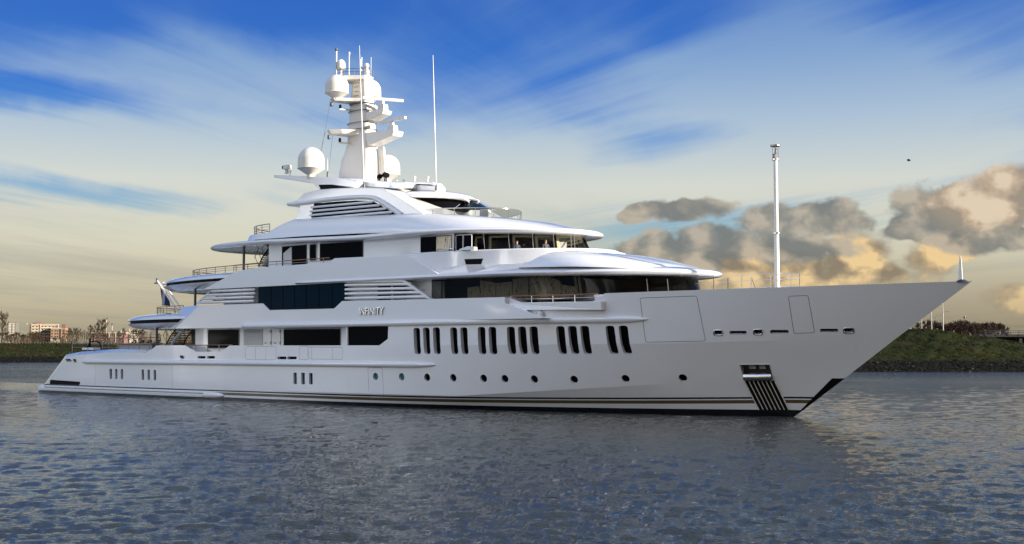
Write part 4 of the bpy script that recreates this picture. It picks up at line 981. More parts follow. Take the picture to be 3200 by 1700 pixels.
MB().loft([gp(-.02, 8.84), gp(-.02, 9.2)], cap=False).obj('glazing_head', M['black'], gl, smooth=60)
g0, g1 = gp(-.03, 7.3), gp(-.03, 8.85)
for x in (770, 990, 1295):
    q, w = on_plan(g0, UV('A4', x+5, 0)[0]), on_plan(g1, UV('A4', x-20, 0)[0])
    if q and w: MB().tube([q, q.lerp(w, .8 if x < 1200 else 1)], .03, 6).obj('wiper', M['steel'], gl)

# ---- bridge deck: side band, rolled edge, forward coaming and fairing
MB().prism([(27.9, 9.07), (55.2, 8.99), (54.95, 9.29), (51.95, 10.75), (44.3, 10.88), (43.62, 10.60), (35.4, 10.60), (32.7, 10.46)], -7.01, 7.01).obj('bridge_deck_band', M['white'], Y, bevel=.03)
zb = lambda o: (lambda x: ip(x, [(39, 9.04), (51, 8.95), (60, 8.90), (73, 8.74)])+o)
bp_ = lambda q: plan(39.2+q, .7, 72.65-q*1.1, 14.6-q*.6, 7.15-q, 2, 2, 8, 14, 40)
tier('bridge_deck_edge', 'white', [(bp_(.9), zb(-.03)), (bp_(.40), zb(.0)), (bp_(.10), zb(.05)), (bp_(0), zb(.15)), (bp_(.03), zb(.24)), (bp_(.16), zb(.33)), (bp_(.34), zb(.38)), (bp_(1.0), lambda x: ip(x, [(39, 9.7), (55, 9.86), (62, 9.7), (73, 9.2)])), (bp_(3.4), lambda x: ip(x, [(39, 9.7), (60, 9.8), (73, 9.5)]))], smooth=50)
cz = [(plan(51.0, .2, 64.6, 14.2, 6.72, 2, 2, 4, 10, 34), 9.6), (plan(51.0, .2, 64.6, 14.2, 6.72, 2, 2, 4, 10, 34), 10.80), (plan(51.0, .2, 64.5, 14.2, 6.65, 2, 2, 4, 10, 34), 10.87)]
COAM = tier('bridge_coaming', 'white', cz)
fz = [(6.5, 71.5, 12.6, lambda x: ip(x, [(58, 9.5), (66, 9.32), (72, 9.0)])), (6.42, 71.25, 12.6, lambda x: ip(x, [(58, 9.6), (66, 9.45), (72, 9.13)])), (6.2, 70.75, 12.2, lambda x: ip(x, [(58, 9.85), (66, 9.66), (72, 9.36)])), (5.95, 69.9, 11.6, lambda x: ip(x, [(58, 10.1), (66, 9.9), (70, 9.64)])), (5.65, 68.7, 10.8, lambda x: ip(x, [(58, 10.32), (66, 10.1), (69, 9.98)])), (5.2, 67.2, 9.8, lambda x: ip(x, [(58, 10.47), (67, 10.30)])), (4.4, 65.7, 8.8, 10.50), (3.2, 64.6, 7.8, 10.58)]
tier('forward_fairing', 'white', [(plan(61.0+.30*i, .8, x1, x1-62.2-.3*i, w, 2, 2, 8, 6, 40), z) for i, (w, x1, Lf, z) in enumerate(fz)], smooth=60)
tier('fairing_step', 'white', [(plan(55, .3, 65.35, 10.0, 4.6, 2, 2, 4, 6, 30), 10.4), (plan(55, .3, 65.35, 10.0, 4.6, 2, 2, 4, 6, 30), 10.60), (plan(55, .3, 65.25, 9.9, 4.5, 2, 2, 4, 6, 30), 10.66)])
def coam_panel(zone, pts, off, th, name, mat):
    r = lev(cz[0][0], 10.3); out = []
    for x, y in pts:
        u, v = UV(zone, x, y); q = on_plan(r, u); d = ray(u, v); k = (q.y-CAM[1])/d[1]; p = Vector(CAM+d*k); out.append(p)
    n = Vector((.12, -1, 0)).normalized(); return MB().hull_prism([p+n*off for p in out], [p-n*th for p in out]).obj(name, M[mat], COAM)
coam_panel('A3', [(690, 718), (887, 712), (868, 772), (706, 775)], .03, .25, 'air_vent', 'black')
MB().prism(XZ('A3', [(650, 613), (740, 582), (812, 587), (812, 622), (652, 624)], -6.1), -6.3, -5.95).obj('wing_control_stand', M['white'], Y, bevel=.03)
MB().tube(WP('A3', [(397, 640), (398, 612), (574, 606), (575, 630)], -6.2), .035, 8).obj('hand_rail', M['steel'], Y, smooth=60)

# ---- bridge deck house and wheelhouse
YB = -5.93
tier('bridge_deck_house', 'white', [(plan(34.9, .4, 55.4, 0, 5.9, 4), 9.4), (plan(34.9, .4, 55.4, 0, 5.9, 4), 12.5)])
pane('cabin_window', 'glass', 'A1', [(1222, 368), (1452, 350), (1452, 540), (1222, 560)], YB, frame='darkgrey')
pane('curtain', 'louvre', 'A1', [(1232, 430), (1300, 372), (1312, 372), (1312, 540), (1232, 550)], YB-.004, .02)
pane('side_door', 'glass', 'A1', rounded([(1482, 346), (1548, 341), (1548, 500), (1482, 506)], 14), YB, frame='offwhite')
pane('cabin_window', 'glass', 'A1', [(1582, 342), (1988, 315), (1988, 470), (1582, 500)], YB, frame='darkgrey')
pane('cabin_window', 'glass', 'A3', [(222, 485), (552, 463), (552, 630), (222, 650)], YB, frame='darkgrey')
pane('curtain', 'curtain', 'A3', [(388, 476), (548, 466), (548, 630), (388, 640)], YB-.012, .02)
pane('side_door', 'glass', 'A3', rounded([(600, 462), (768, 455), (768, 625), (600, 628)], 14), YB, frame='offwhite')
MB().tube([W('A3', 676, 458, YB-.02), W('A3', 674, 620, YB-.02)], .05, 6).obj('door_post', M['offwhite'], Y)
wl = lambda q, z: lev(plan(55.4, 0, 62.15-q-(z-10.6)*.52, 12.15-q-(z-10.6)*.5, 5.92-q-(z-10.6)*.10, 2, 2, 2, 4, 40), z)
WH = MB().loft([wl(0, 10.5), wl(0, 12.25)], cap=False).obj('wheelhouse_glazing', M['clear'], Y, smooth=60)
MB().loft([wl(-.03, 11.93), wl(-.03, 12.3)], cap=False).obj('glazing_head', M['black'], WH, smooth=60)
MB().loft([wl(.06, 10.4), wl(.06, 10.55)], cap=False).obj('window_sill', M['cream'], WH, smooth=60)
MB().loft([wl(.3, 12.2), wl(.3, 12.3)]).obj('deckhead', M['cream'], WH)
MB().loft([wl(.2, 9.7), wl(.2, 9.9)]).obj('bridge_floor', M['darkgrey'], WH)
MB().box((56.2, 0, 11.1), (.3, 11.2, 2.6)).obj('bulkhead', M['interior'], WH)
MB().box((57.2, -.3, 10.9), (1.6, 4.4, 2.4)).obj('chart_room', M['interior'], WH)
MB().box((59.9, 0, 10.4), (.9, 5.4, 1.0)).obj('console', M['grey'], WH, bevel=.05)
a, b = wl(.0, 10.5), wl(.0, 12.0); oa, ob = wl(-.06, 10.5), wl(-.06, 12.0); ia, ib = wl(.14, 10.5), wl(.14, 12.0)
def mull(ub, ut, wpx, name='window_mullion'):
    us = [(ub-wpx/2, ut-wpx/2), (ub+wpx/2, ut+wpx/2)]; O = []; I = []
    for k, (p, q) in enumerate(us):
        vals = [on_plan(L, UV('A3', w, 0)[0]) for L, w in ((oa, p), (ob, q), (ia, p), (ib, q))]
        if any(v is None for v in vals): return
        O.append(vals[:2]); I.append(vals[2:])
    MB().hull_prism([O[0][0], O[1][0], O[1][1], O[0][1]], [I[0][0], I[1][0], I[1][1], I[0][1]]).obj(name, M['black'], WH)
    La = [on_plan(L, UV('A3', p+q, 0)[0]) for L, p, q in ((ja, ub, wpx/2-3), (ja, ub, wpx/2+LIN), (jb, ut, wpx/2+LIN), (jb, ut, wpx/2-3))]
    if None not in La: MB().hull_prism(La, [p+Vector((-.05, .12, 0)) for p in La]).obj('window_lining', M['cream'], WH)
LIN = 24; ja, jb = wl(.10, 10.5), wl(.10, 11.93)
MB().loft([wl(.10, 11.80), wl(.10, 11.95)], cap=False).obj('lining_head', M['cream'], WH, smooth=60)
for ub, ut, w in [(785, 780, 26), (925, 925, 44), (1190, 1175, 44), (1440, 1418, 36), (1675, 1648, 34), (1872, 1842, 34), (1990, 1958, 22), (2026, 1984, 10)]: mull(ub, ut, w)
# the same frames on the port side, seen through the glass
for k in range(1, 6):
    t = k/6; L0, L1 = wl(.0, 10.5), wl(.0, 12.0); n = len(L0); i = n-2-int(t*44); p, q = Vector(L0[i]), Vector(L1[i]); MB().tube([p, q], .13, 6).obj('window_mullion', M['black'], WH)
for x, top in [(892, 430), (1157, 425), (1412, 425), (1635, 430), (1822, 437), (1856, 437), (1975, 445)]:
    q, w = on_plan(wl(-.12, 12.15), UV('A3', x, 0)[0]), on_plan(wl(-.10, 11.0), UV('A3', x+14, 0)[0])
    if q and w: MB().tube([q+Vector((0, 0, .06)), q.lerp(w, .3), w], [.02, .05, .025], 6).obj('wiper', M['steel'], WH)
pb = on_plan(wl(.3, 11.0), UV('B4', 1698, 0)[0])
if pb: MB().box(pb+Vector((-.2, .3, .22)), (.04, .62, .62), R(-30)).obj('notice_sheet', M['offwhite'], WH)

# ---- wheelhouse roof edge
zr = lambda o: (lambda x: ip(x, [(22, 12.78), (28, 12.62), (35.5, 12.46), (46.4, 12.13), (56, 12.09), (63.1, 11.92)])+o)
rp = lambda q: plan(23.02+q, 14.98-q*.6, 63.1-q*1.1, 13.1-q*.6, 6.82-q, 2.5, 2, 26, 14, 40)
tier('wheelhouse_roof', 'white', [(rp(1.6), zr(-.03)), (rp(.55), zr(0)), (rp(.16), zr(.03)), (rp(.02), zr(.12)), (rp(0), zr(.22)), (rp(.08), zr(.32)), (rp(.25), zr(.39)), (rp(.7), zr(.43))], smooth=50)

# ---- sun deck
sz = [(28, 12.98), (35, 12.93), (40, 12.86), (46, 12.68), (50, 12.50), (56, 12.46), (62, 12.25)]
sl_ = lambda o: (lambda x: ip(x, sz)+o)
ST = tier('sun_deck_overhang', 'white', [(plan(29.15, 6.9, 40, 0, 6.35, 2.5, 2, 20, 6, 6), sl_(.0)), (plan(29.2, 6.85, 40, 0, 6.30, 2.5, 2, 20, 6, 6), sl_(.12)), (plan(29.35, 6.75, 40, 0, 6.15, 2.5, 2, 20, 6, 6), sl_(.50))])
MB().loft([lev(plan(29.5, 6.6, 45.6, 0, 6.22, 2.5, 2, 20, 8, 6), zr(.40)), lev(plan(29.5, 6.6, 45.6, 0, 6.22, 2.5, 2, 20, 8, 6), sl_(.02))], cap=False).obj('slot_band', M['black'], ST, smooth=60)  # black band between roof edge and coaming
def sd(x0, x1, Lf, w, z): return (plan(x0, .5, x1, Lf, w, 3, 2, 8, 16, 40), z)
tier('sun_deck_side', 'white', [sd(33.4, 62.2, 12.2, 6.36, sl_(0)), sd(33.6, 62.0, 12.1, 6.34, lambda x: ip(x, [(33, 13.08), (46, 12.80), (50, 12.66), (56, 12.58), (62, 12.30)])), sd(34.8, 61.0, 11.6, 6.16, lambda x: ip(x, [(34, 13.42), (46, 13.2), (50, 13.05), (56, 12.92), (61, 12.62)])), sd(35.7, 59.6, 10.8, 5.90, lambda x: ip(x, [(35, 13.9), (46, 13.6), (50, 13.5), (55, 13.36), (60, 12.98)])), sd(36.4, 58.3, 9.9, 5.62, lambda x: ip(x, [(36, 14.2), (47, 13.9), (50, 13.8), (54, 13.62), (58.3, 13.25)])), sd(37.2, 57.0, 9.0, 5.35, lambda x: ip(x, [(37, 14.45), (47, 14.05), (51, 13.93), (57, 13.46)])), sd(38, 55.5, 8, 4.6, lambda x: ip(x, [(38, 14.5), (47, 14.1), (51, 13.95), (56, 13.52)]))], smooth=45)
YS = -5.12
arch = [(36.32, 15.80), (36.4, 15.60), (37.35, 15.52), (37.98, 15.42), (37.55, 14.5), (37.4, 13.9), (51.72, 13.70), (51.70, 13.86), (49.6, 15.0), (47.75, 15.93), (47.45, 16.04), (47.05, 16.13), (45.6, 16.30), (43.99, 16.43), (42, 16.54), (40.32, 16.60), (38.4, 16.46), (37.65, 15.98)]
SH = MB().prism(arch, YS, -YS).obj('sun_deck_arch', M['white'], Y, bevel=.07)
LV = MB().prism(XZ('A2', [(556, 466), (650, 458), (800, 444), (1000, 433), (1150, 438), (1215, 458), (1300, 505), (1428, 581), (1000, 615), (582, 650), (522, 610)], YS), YS-.03, YS+.1).obj('air_intake', M['black'], SH)
for xa, ya, xb, yb in [(512, 506, 1185, 448), (502, 548, 1258, 483), (498, 590, 1325, 520), (520, 628, 1388, 556)]:
    MB().tube([W('A2', xa, ya, YS-.1), W('A2', xa+14, ya, YS-.1), W('A2', xb-14, yb, YS-.1), W('A2', xb, yb, YS-.1)], [.02, .095, .095, .03], 10).obj('louvre_slat', M['white'], SH, smooth=60)
MB().tube([W('A2', x, y, YS-.03) for x, y in [(268, 470), (352, 466), (480, 452), (640, 428), (800, 410), (960, 398), (1100, 396), (1180, 402), (1240, 425), (1320, 475), (1420, 540), (1488, 586)]], [.1, .17, .18, .18, .18, .18, .18, .18, .19, .2, .2, .18], 12).obj('arch_bead', M['white'], SH, smooth=60)
# sky lounge between the arch legs
LX = 51.4
tier('sky_lounge', 'glass', [(plan(40, .2, 50.6, 3.6, 3.45, 3, 2, 4, 8, 16), 13.6), (plan(40, .2, 50.4, 3.6, 3.45, 3, 2, 4, 8, 16), 15.55)])
lounge = [(plan(40, .2, LX-d, LX-d-45.6, w, 3, 2.2, 4, 10, 24), z) for d, w, z in ((.1, 3.88, 15.46), (0, 3.95, 15.56), (.25, 3.8, 15.74), (.8, 3.4, 15.94), (1.7, 2.7, 16.12), (2.9, 1.8, 16.22))]
tier('lounge_roof', 'white', lounge, smooth=50)
st_ = [W('A3', x, y, q) for x, y, q in ((792, 84, 2.2), (830, 96, 2.2), (1006, 186, .8), (966, 190, .8))]
MB().hull_prism(st_, [p+np.array([-.1, .4, 0]) for p in st_]).obj('roof_strut', M['white'], Y, bevel=.02)
sc_ = [W('A3', x, y, q) for x, y, q in ((745, 92, .6), (815, 92, 2.1), (975, 190, .75), (745, 192, -.4))]
MB().hull_prism(sc_, [p+np.array([-.06, .04, 0]) for p in sc_]).obj('wind_screen', M['bluglass'], Y)
MB().tube(WP('A3', [(575, 182), (640, 130)], -3.6), .03, 6).obj('awning_stay', M['steel'], Y)
GRX = 55.8
gr = lambda q, z: lev(plan(47.5, 0, GRX-q, GRX-48.5, 4.3-q, 2, 2, 2, 6, 30), z)
zt_ = lambda x: 14.30; zb_ = lambda x: ip(x, [(49, 13.5), (55, 13.3), (59.5, 13.0)])
GR = MB().loft([gr(0, zb_), gr(0, zt_)], cap=False).obj('glass_railing', M['smoke'], Y, smooth=60)
tr = [p for p in gr(0, zt_)]; tr = tr[2:-1]; MB().tube(tr, .035, 8).obj('top_rail', M['steel'], GR, smooth=60)
for i in range(4, len(tr), 5): MB().tube([tr[i], (tr[i][0], tr[i][1], zb_(tr[i][0]))], .02, 6).obj('rail_post', M['steel'], GR)
MB().box((54.2, -1.2, 13.9), (.75, .6, .8), R(20), .9).obj('helm_stand', M['offwhite'], Y, bevel=.05)

# ---- mast deck, mast, domes and antennas
YW = -4.2
MB().prism(XZ('A2', [(118, 158), (122, 186), (540, 250), (620, 318), (980, 294), (1010, 225), (780, 184)], YW), YW, -YW).obj('mast_deck', M['white'], Y, bevel=.04)
pane('air_vent', 'black', 'A2', [(598, 264), (740, 262), (970, 291), (624, 316)], YW-.02, .1)
MB().prism(XZ('A2', [(770, 192), (980, 294), (1120, 285), (1480, 312), (1532, 290), (1532, 236), (1320, 228), (1000, 195)], -3.2), -3.2, 1.2).obj('mast_plinth', M['white'], Y, bevel=.05)
HB = MB().prism(XZ('A2', [(1480, 320), (1530, 250), (1590, 230), (1820, 238), (1852, 276), (1850, 330)], -2.0), -2.0, -1.0).obj('roof_hatch', M['white'], Y, bevel=.04)
pane('hatch_vent', 'black', 'A2', [(1545, 252), (1800, 262), (1838, 276), (1560, 264)], -2.02, .06, parent=HB)
MAST = empty('radar_mast', (39.4, 0, 17.4)); MAST.parent = Y; MAST.matrix_parent_inverse = Matrix.Translation(-world_loc(Y))
def rrect(cx, L, w, z, n=6, p=5.0): return [(cx+L*math.copysign(abs(math.cos(t))**(2/p), math.cos(t)), w*math.copysign(abs(math.sin(t))**(2/p), math.sin(t)), z) for t in (2*math.pi*k/32 for k in range(32))]
MB().loft([rrect(39.30, 1.85, .98, 17.2), rrect(39.35, 1.78, .95, 18.6), rrect(39.45, 1.62, .88, 19.7), rrect(39.58, 1.35, .78, 20.5), rrect(39.6, 1.22, .72, 21.2), rrect(39.6, 1.12, .66, 22.4), rrect(39.6, .98, .58, 24.3), rrect(39.6, .82, .52, 25.9), rrect(39.65, .74, .50, 26.40)]).obj('mast_column', M['offwhite'], MAST, smooth=40)
def dome(c, r, h, name='radome', mat='radome', ped=.3):
    o = MB().lathe((c[0], c[1], c[2]), [(r*.30, -h*.22), (r*.36, -h*.21), (r*.98, -.04), (r*1.03, -.02), (r*1.03, .02), (r, .05)]+[(r, h*.25), (r*.99, h*.32)]+[(r*math.cos(t), h*.30+(h*.49)*math.sin(t)) for t in (math.pi/2*k/9 for k in range(1, 10))], 36).obj(name, M[mat], MAST, smooth=30)
    MB().lathe((c[0], c[1], c[2]-h*.22-ped), [(r*.32, 0), (r*.30, ped+.02)], 16).obj('pedestal', M['offwhite'], MAST, smooth=40)
dome((38.0, -4.0, 18.60), 1.07, 2.2); dome((38.4, 4.1, 18.98), 1.07, 2.2)
dome((38.6, -1.88, 25.02), .95, 1.93, ped=.12); dome((38.5, 1.88, 25.30), .95, 1.93, ped=.12)
def slab(pts, z0, z1, name='mast_platform', bev=.03):
    n = len(pts); return MB().hull_prism([(x, y, z1) for x, y in pts], [(x+(39.5-x)*.06, y*.94, z0) for x, y in pts]).obj(name, M['offwhite'], MAST, bevel=bev)
slab([(37.9, -2.3), (38.3, -2.45), (39.2, -1.9), (40.4, -.5), (40.4, .5), (39.2, 2.2), (38.3, 3.05), (37.9, 2.9), (38.2, 0)], 21.62, 21.98)
slab([(37.9, -2.0), (38.6, -2.3), (39.6, -1.1), (40.4, -.4), (40.4, .4), (39.6, 1.2), (38.6, 2.75), (37.7, 2.5), (38.3, 0)], 24.36, 24.62)
MB().prism([(40.3, 21.75), (43.95, 21.52), (43.75, 21.12), (42.4, 20.86), (41.2, 20.62), (40.4, 20.7)], -.55, .55).obj('mast_platform', M['offwhite'], MAST, bevel=.06)
MB().prism([(40.1, 23.42), (42.68, 23.36), (42.5, 23.05), (41.3, 22.72), (40.2, 22.7)], -.5, .5).obj('mast_platform', M['offwhite'], MAST, bevel=.06)
slab([(38.0, -1.55), (39.0, -1.55), (40.4, -.5), (40.4, .5), (39.0, 1.55), (38.0, 1.55)], 26.18, 26.50)
for z, L, w in ((24.22, 1.12, .72), (23.62, 1.2, .78), (22.62, 1.28, .84), (22.06, 1.34, .88)):
    r = rrect(39.6, L, w, z, p=3); MB().tube(r+[r[0], r[1]], .035, 6, cap=False).obj('grab_ring', M['darkgrey'], MAST, smooth=60)
def scanner(x, y, z, L, ang):
    o = MB().box((x, y, z+.28), (.72, .62, .56), .1, .9).obj('radar_gearbox', M['offwhite'], MAST, bevel=.05)
    o2 = MB().lathe((x, y, z+.55), [(.14, 0), (.12, .3)], 12).obj('radar_pivot', M['offwhite'], MAST, smooth=40)
    MB().box((x, y, z+.98), (L, .22, .24), ang).obj('radar_scanner', M['offwhite'], MAST, bevel=.04)
scanner(42.05, 0, 23.36, 3.4, R(60)); scanner(43.2, 0, 21.5, 3.2, R(-4))
def small(pts, r, name, mat='offwhite', n=8): return MB().tube(pts, r, n).obj(name, M[mat], MAST, smooth=60)
def top_gear():
    dome((38.1, -1.0, 27.32), .38, .95, 'satellite_dome', ped=.55)
    MB().lathe((40.0, .1, 26.5), [(.24, 0), (.24, .62), (.12, .66), (.12, .74)]+[(.22*math.cos(t), .95+.22*math.sin(t)) for t in (math.pi*(k/8-.4) for k in range(8))], 14).obj('camera_ball', M['offwhite'], MAST, smooth=40)
    for (x, y, z1, r) in [(37.9, -1.35, 28.85, .06), (38.8, -.75, 28.5, .042), (39.4, .1, 28.25, .04), (39.6, -.2, 27.85, .042), (40.2, .4, 28.2, .02)]:
        small([(x, y, 26.45), (x, y, z1)], r, 'antenna_pole')
        if r > .04: MB().lathe((x, y, z1-.12), [(r*1.3, 0), (r*1.9, .06), (r*1.9, .2), (r, .26)], 10).obj('antenna_head', M['darkgrey'] if r > .05 else M['offwhite'], MAST, smooth=40)
    for h in (.3, .55): small([(38.05, -1.5, 26.5+h), (39.0, -1.5, 26.5+h), (40.35, -.5, 26.5+h), (40.35, .5, 26.5+h)], .022, 'guard_rail', 'darkgrey')
    for p in ((38.05, -1.5), (39.0, -1.5), (39.7, -1.0), (40.35, -.5), (40.35, .5)): small([(*p, 26.5), (*p, 27.0)], .025, 'guard_post', 'darkgrey')
    for x, y, z in ((38.2, -2.1, 24.3), (38.4, -2.5, 21.5)):
        MB().lathe((x, y, z-.35), [(.1, 0), (.13, .05), (.13, .3), (.1, .35)], 12).obj('navigation_light', M['darkgrey'], MAST, smooth=40)
    for x, y, z in ((38.5, -1.0, 23.75), (38.6, -1.1, 20.95)):
        small([(39.2, -.4, z), (x, y-.5, z)], .09, 'light_bracket'); MB().lathe((x, y-.4, z+.08), [(.11, 0), (.11, .28), (.06, .34)], 10).obj('navigation_light', M['black'], MAST, smooth=40)
    for i in range(8): small([(41.12-.03*i, -.25+.1, 17.9+i*.33), (41.12-.03*i, .55, 17.9+i*.33)], .025, 'ladder_rung', 'steel_dark')
    for i in range(4): small([(39.3, -.62, 24.9+i*.36), (39.75, -.62, 24.9+i*.36)], .025, 'ladder_rung', 'steel_dark')
    MB().prism([(41.2, 17.3), (42.0, 17.3), (41.55, 20.6), (41.2, 20.6)], .55, .75).obj('mast_fin', M['offwhite'], MAST, bevel=.02)
    for (a, b) in [((38.4, -2.9, 21.7), (37.2, -3.0, 18.0)), ((38.6, -2.55, 24.4), (37.9, -3.3, 18.0)), ((38.3, -2.0, 21.7), (38.2, -2.4, 18.0))]: small([a, b], .016, 'halyard', 'steel_dark', 5)
    for i, (x, y) in enumerate([(43.4, -1.6), (43.9, -1.5), (44.3, -1.7)]):
        small([(x, y, 17.0), (x, y, 17.55)], .05, 'searchlight_stem', 'black')
        MB().tube([(x-.12, y+.06, 17.7+.12*(i == 1)), (x+.2, y-.12, 17.7+.12*(i == 1))], .2, 14).obj('searchlight', M['black'], MAST, smooth=40)
    for x, y, zb2 in [(35.4, -4.0, 18.3), (46.2, -2.4, 16.65), (46.7, -2.2, 16.7), (47.6, -1.9, 16.9), (49.0, -1.9, 16.75)]:
        small([(x, y, zb2), (x, y, zb2+.28)], .04, 'gps_stem'); MB().lathe((x, y, zb2+.28), [(.11, 0), (.12, .06), (.07, .14)], 10).obj('gps_antenna', M['offwhite'], MAST, smooth=40)
top_gear()
p = W('A2', 262, 150, -4.0); MB().lathe((p[0], p[1], p[2]), [(.2, 0), (.16, .1), (.16, .32)], 12).obj('camera_stem', M['offwhite'], MAST, smooth=40)
MB().box((p[0]+.02, p[1], p[2]+.55), (.62, .42, .38), R(8)).obj('night_camera', M['offwhite'], MAST, bevel=.06); MB().box((p[0]-.24, p[1]-.21, p[2]+.55), (.22, .05, .26), R(8)).obj('camera_lens', M['black'], MAST)
def whip(base, top, r=.045):
    a, b = Vector(base), Vector(top)
    o = MB().tube([a, a.lerp(b, .45), b], [r, r*.85, r*.4], 8).obj('whip_antenna', M['offwhite'], Y, smooth=60); MB().lathe(tuple(a), [(.10, -.1), (.09, .1), (.07, .3), (.05, .36)], 10).obj('antenna_base', M['darkgrey'], o, smooth=40)
whip(W('A5', 803, 1262, -4.6), W('A5', 763, 35, -4.6)); whip(W('A5', 1434, 1288, -3.0), W('A5', 1405, 118, -3.0), .05)
whip(W('A5', 486, 1170, -3.5), W('A5', 486, 1015, -3.5), .025)

# ---- railings
def railing(pts, h, nr, step, mat='steel_dark', cap_mat=None, r=.03, post=.035, parent=Y, rails_at=None):
    pts = [Vector(p) for p in pts]
    o = MB().tube([p+Vector((0, 0, h)) for p in pts], r*1.35, 6).obj('railing', M[cap_mat or mat], parent, smooth=60)
    for k in range(nr): 
        q = (k+1)/(nr+1)*h; MB().tube([p+Vector((0, 0, q)) for p in pts], r*.7, 5).obj('rail_bar', M[mat], o, smooth=60)
    acc, nxt = 0, 0.0
    for a, b in zip(pts[:-1], pts[1:]):
        L = (b-a).length
        while nxt <= acc+L+1e-6:
            p = a.lerp(b, (nxt-acc)/L if L else 0); MB().tube([p-Vector((0, 0, .12)), p+Vector((0, 0, h))], post, 6).obj('rail_post', M[mat], o, smooth=60); nxt += step
        acc += L
    return o
def arc_path(x0, ctr, Wd, pa, z, xmax):
    pl = [p for p in plan(x0, ctr-x0, xmax+.01, 0, Wd, pa, 2, 26, 4, 2) if p[0] <= xmax]
    st = [p for p in pl if p[1] <= 0]; po = [p for p in pl if p[1] > 0]
    seq = sorted(st, key=lambda p: -p[0])+sorted(po, key=lambda p: p[0]); return [(x, y, z(x) if callable(z) else z) for x, y in seq]
railing(arc_path(14.0, 24, 4.9, 2.5, 7.38, 22.6), .58, 2, 1.5, cap_mat='teak')
railing(arc_path(19.2, 32, 5.0, 2.5, 10.62, 33.2), .52, 2, 1.6, cap_mat='teak')
railing(arc_path(29.6, 36, 5.6, 2.5, lambda x: ip(x, sz)+.48, 35.2), .82, 3, 1.2)
railing([(31.5, -6.55, 10.55), (36, -6.6, 10.6), (43.3, -6.6, 10.58)], .42, 1, 1.85, cap_mat='teak')
railing([(25.3, -6.85, 3.95), (31.9, -6.85, 3.95)], .52, 1, 1.6, cap_mat='teak')
railing([tuple(W('Z3', x, y, -6.35)) for x, y in [(540, 122), (900, 118), (1275, 108)]], .42, 1, 1.75, 'steel', 'teak')
railing([(5.4, -3.9, 4.12), (17.3, -3.9, 4.14)], 1.08, 1, 1.7, cap_mat='teak'); railing([(5.2, -5.6, 3.95), (5.2, 5.6, 3.95)], .75, 1, 1.6)
# wire guard rail of the foredeck
def fore_rail():
    zt0 = [ (72.56, 8.70), (74.55, 8.72), (76.54, 8.74)]
    o = None
    for q in (1.0, .62, .15):
        w = MB().tube([(71.2, 0, 7.7+.95*q), (72.56, 0, 7.72+.97*q), (74.55, 0, 7.72+.98*q), (76.54, 0, 7.74+1.0*q)], .016, 5)
        if o is None: o = w.obj('wire_railing', M['steel'], Y)
        else: w.obj('wire', M['steel'], o)
        MB().tube([(77.05, 0, 7.74+1.0*q), (77.9, 0, 7.72+.93*q), (78.5, 0, 7.72+.89*q)], .022, 5).obj('rail_bar', M['steel'], o)
    for x, h in ((72.56, .98), (73.58, .84), (74.55, .98), (75.22, .86), (76.54, 1.02), (76.7, .9), (77.9, .93), (78.5, .89)): MB().tube([(x, 0, 7.3), (x, 0, 7.72+h)], .035, 6).obj('rail_post', M['steel'], o, smooth=60)
    MB().tube([(75.25, 0, 8.5), (75.6, 0, 7.6)], .025, 6).obj('rail_stay', M['steel'], o)
fore_rail()

# ---- pillars, braces and stairs of the aft decks
for zn, x, a, b, y in (('B1', 1200, 255, 545, -5.5), ('B1', 515, 955, 1250, -5.5), ('B3', 503, 650, 1215, -5.5)):
    p, q = W(zn, x, a, y), W(zn, x, b, y); MB().tube([p+np.array([0, 0, .1]), (p[0], y, q[2]-.15)], .105, 12).obj('deck_pillar', M['darkgrey'], Y, smooth=60)
for zn, pts, y in (('B1', [(1015, 965), (930, 1040), (860, 1120), (800, 1200), (785, 1260)], -5.4), ('B3', [(1420, 640), (1290, 740), (1150, 880), (1060, 1000), (1010, 1100)], -5.4)):
    MB().tube(WP(zn, pts, y), .14, 10).obj('deck_brace', M['grey'], Y, smooth=60)
def stairs(zn, bl, tl, width_px, n, y):
    a, b = W(zn, *bl, y), W(zn, *tl, y); mb = MB(); o = empty('deck_stairs', tuple(a)); o.parent = Y; o.matrix_parent_inverse = Matrix.Translation(-world_loc(Y))
    for i in range(n):
        t = (i+.5)/n; p = a+(b-a)*t; MB().box((p[0]+.1, y+.9, p[2]), (.75, 1.5, .09)).obj('tread', M['black'], o)
    for d in (0, 1.8):
        A, B = Vector((a[0]-.1, y+d, a[2])), Vector((b[0], y+d, b[2]))
        MB().tube([A, A.lerp(B, .5)+Vector((-.1, 0, .05)), B], .06, 6).obj('stringer', M['black'], o, smooth=60)
        MB().tube([A+Vector((-.5, 0, .75)), A.lerp(B, .5)+Vector((-.65, 0, .85)), B+Vector((-.4, 0, .6))], .035, 6).obj('hand_rail', M['steel_dark'], o, smooth=60)
        for t in (.05, .35, .65): q = A.lerp(B, t); MB().tube([q, q+Vector((-.55, 0, .78))], .025, 6).obj('rail_post', M['steel_dark'], o)
stairs('B1', (690, 1235), (850, 965), 160, 9, -4.2); stairs('B3', (880, 1150), (1120, 700), 200, 9, -4.2); stairs('A1', (560, 905), (680, 765), 120, 8, -5.0)

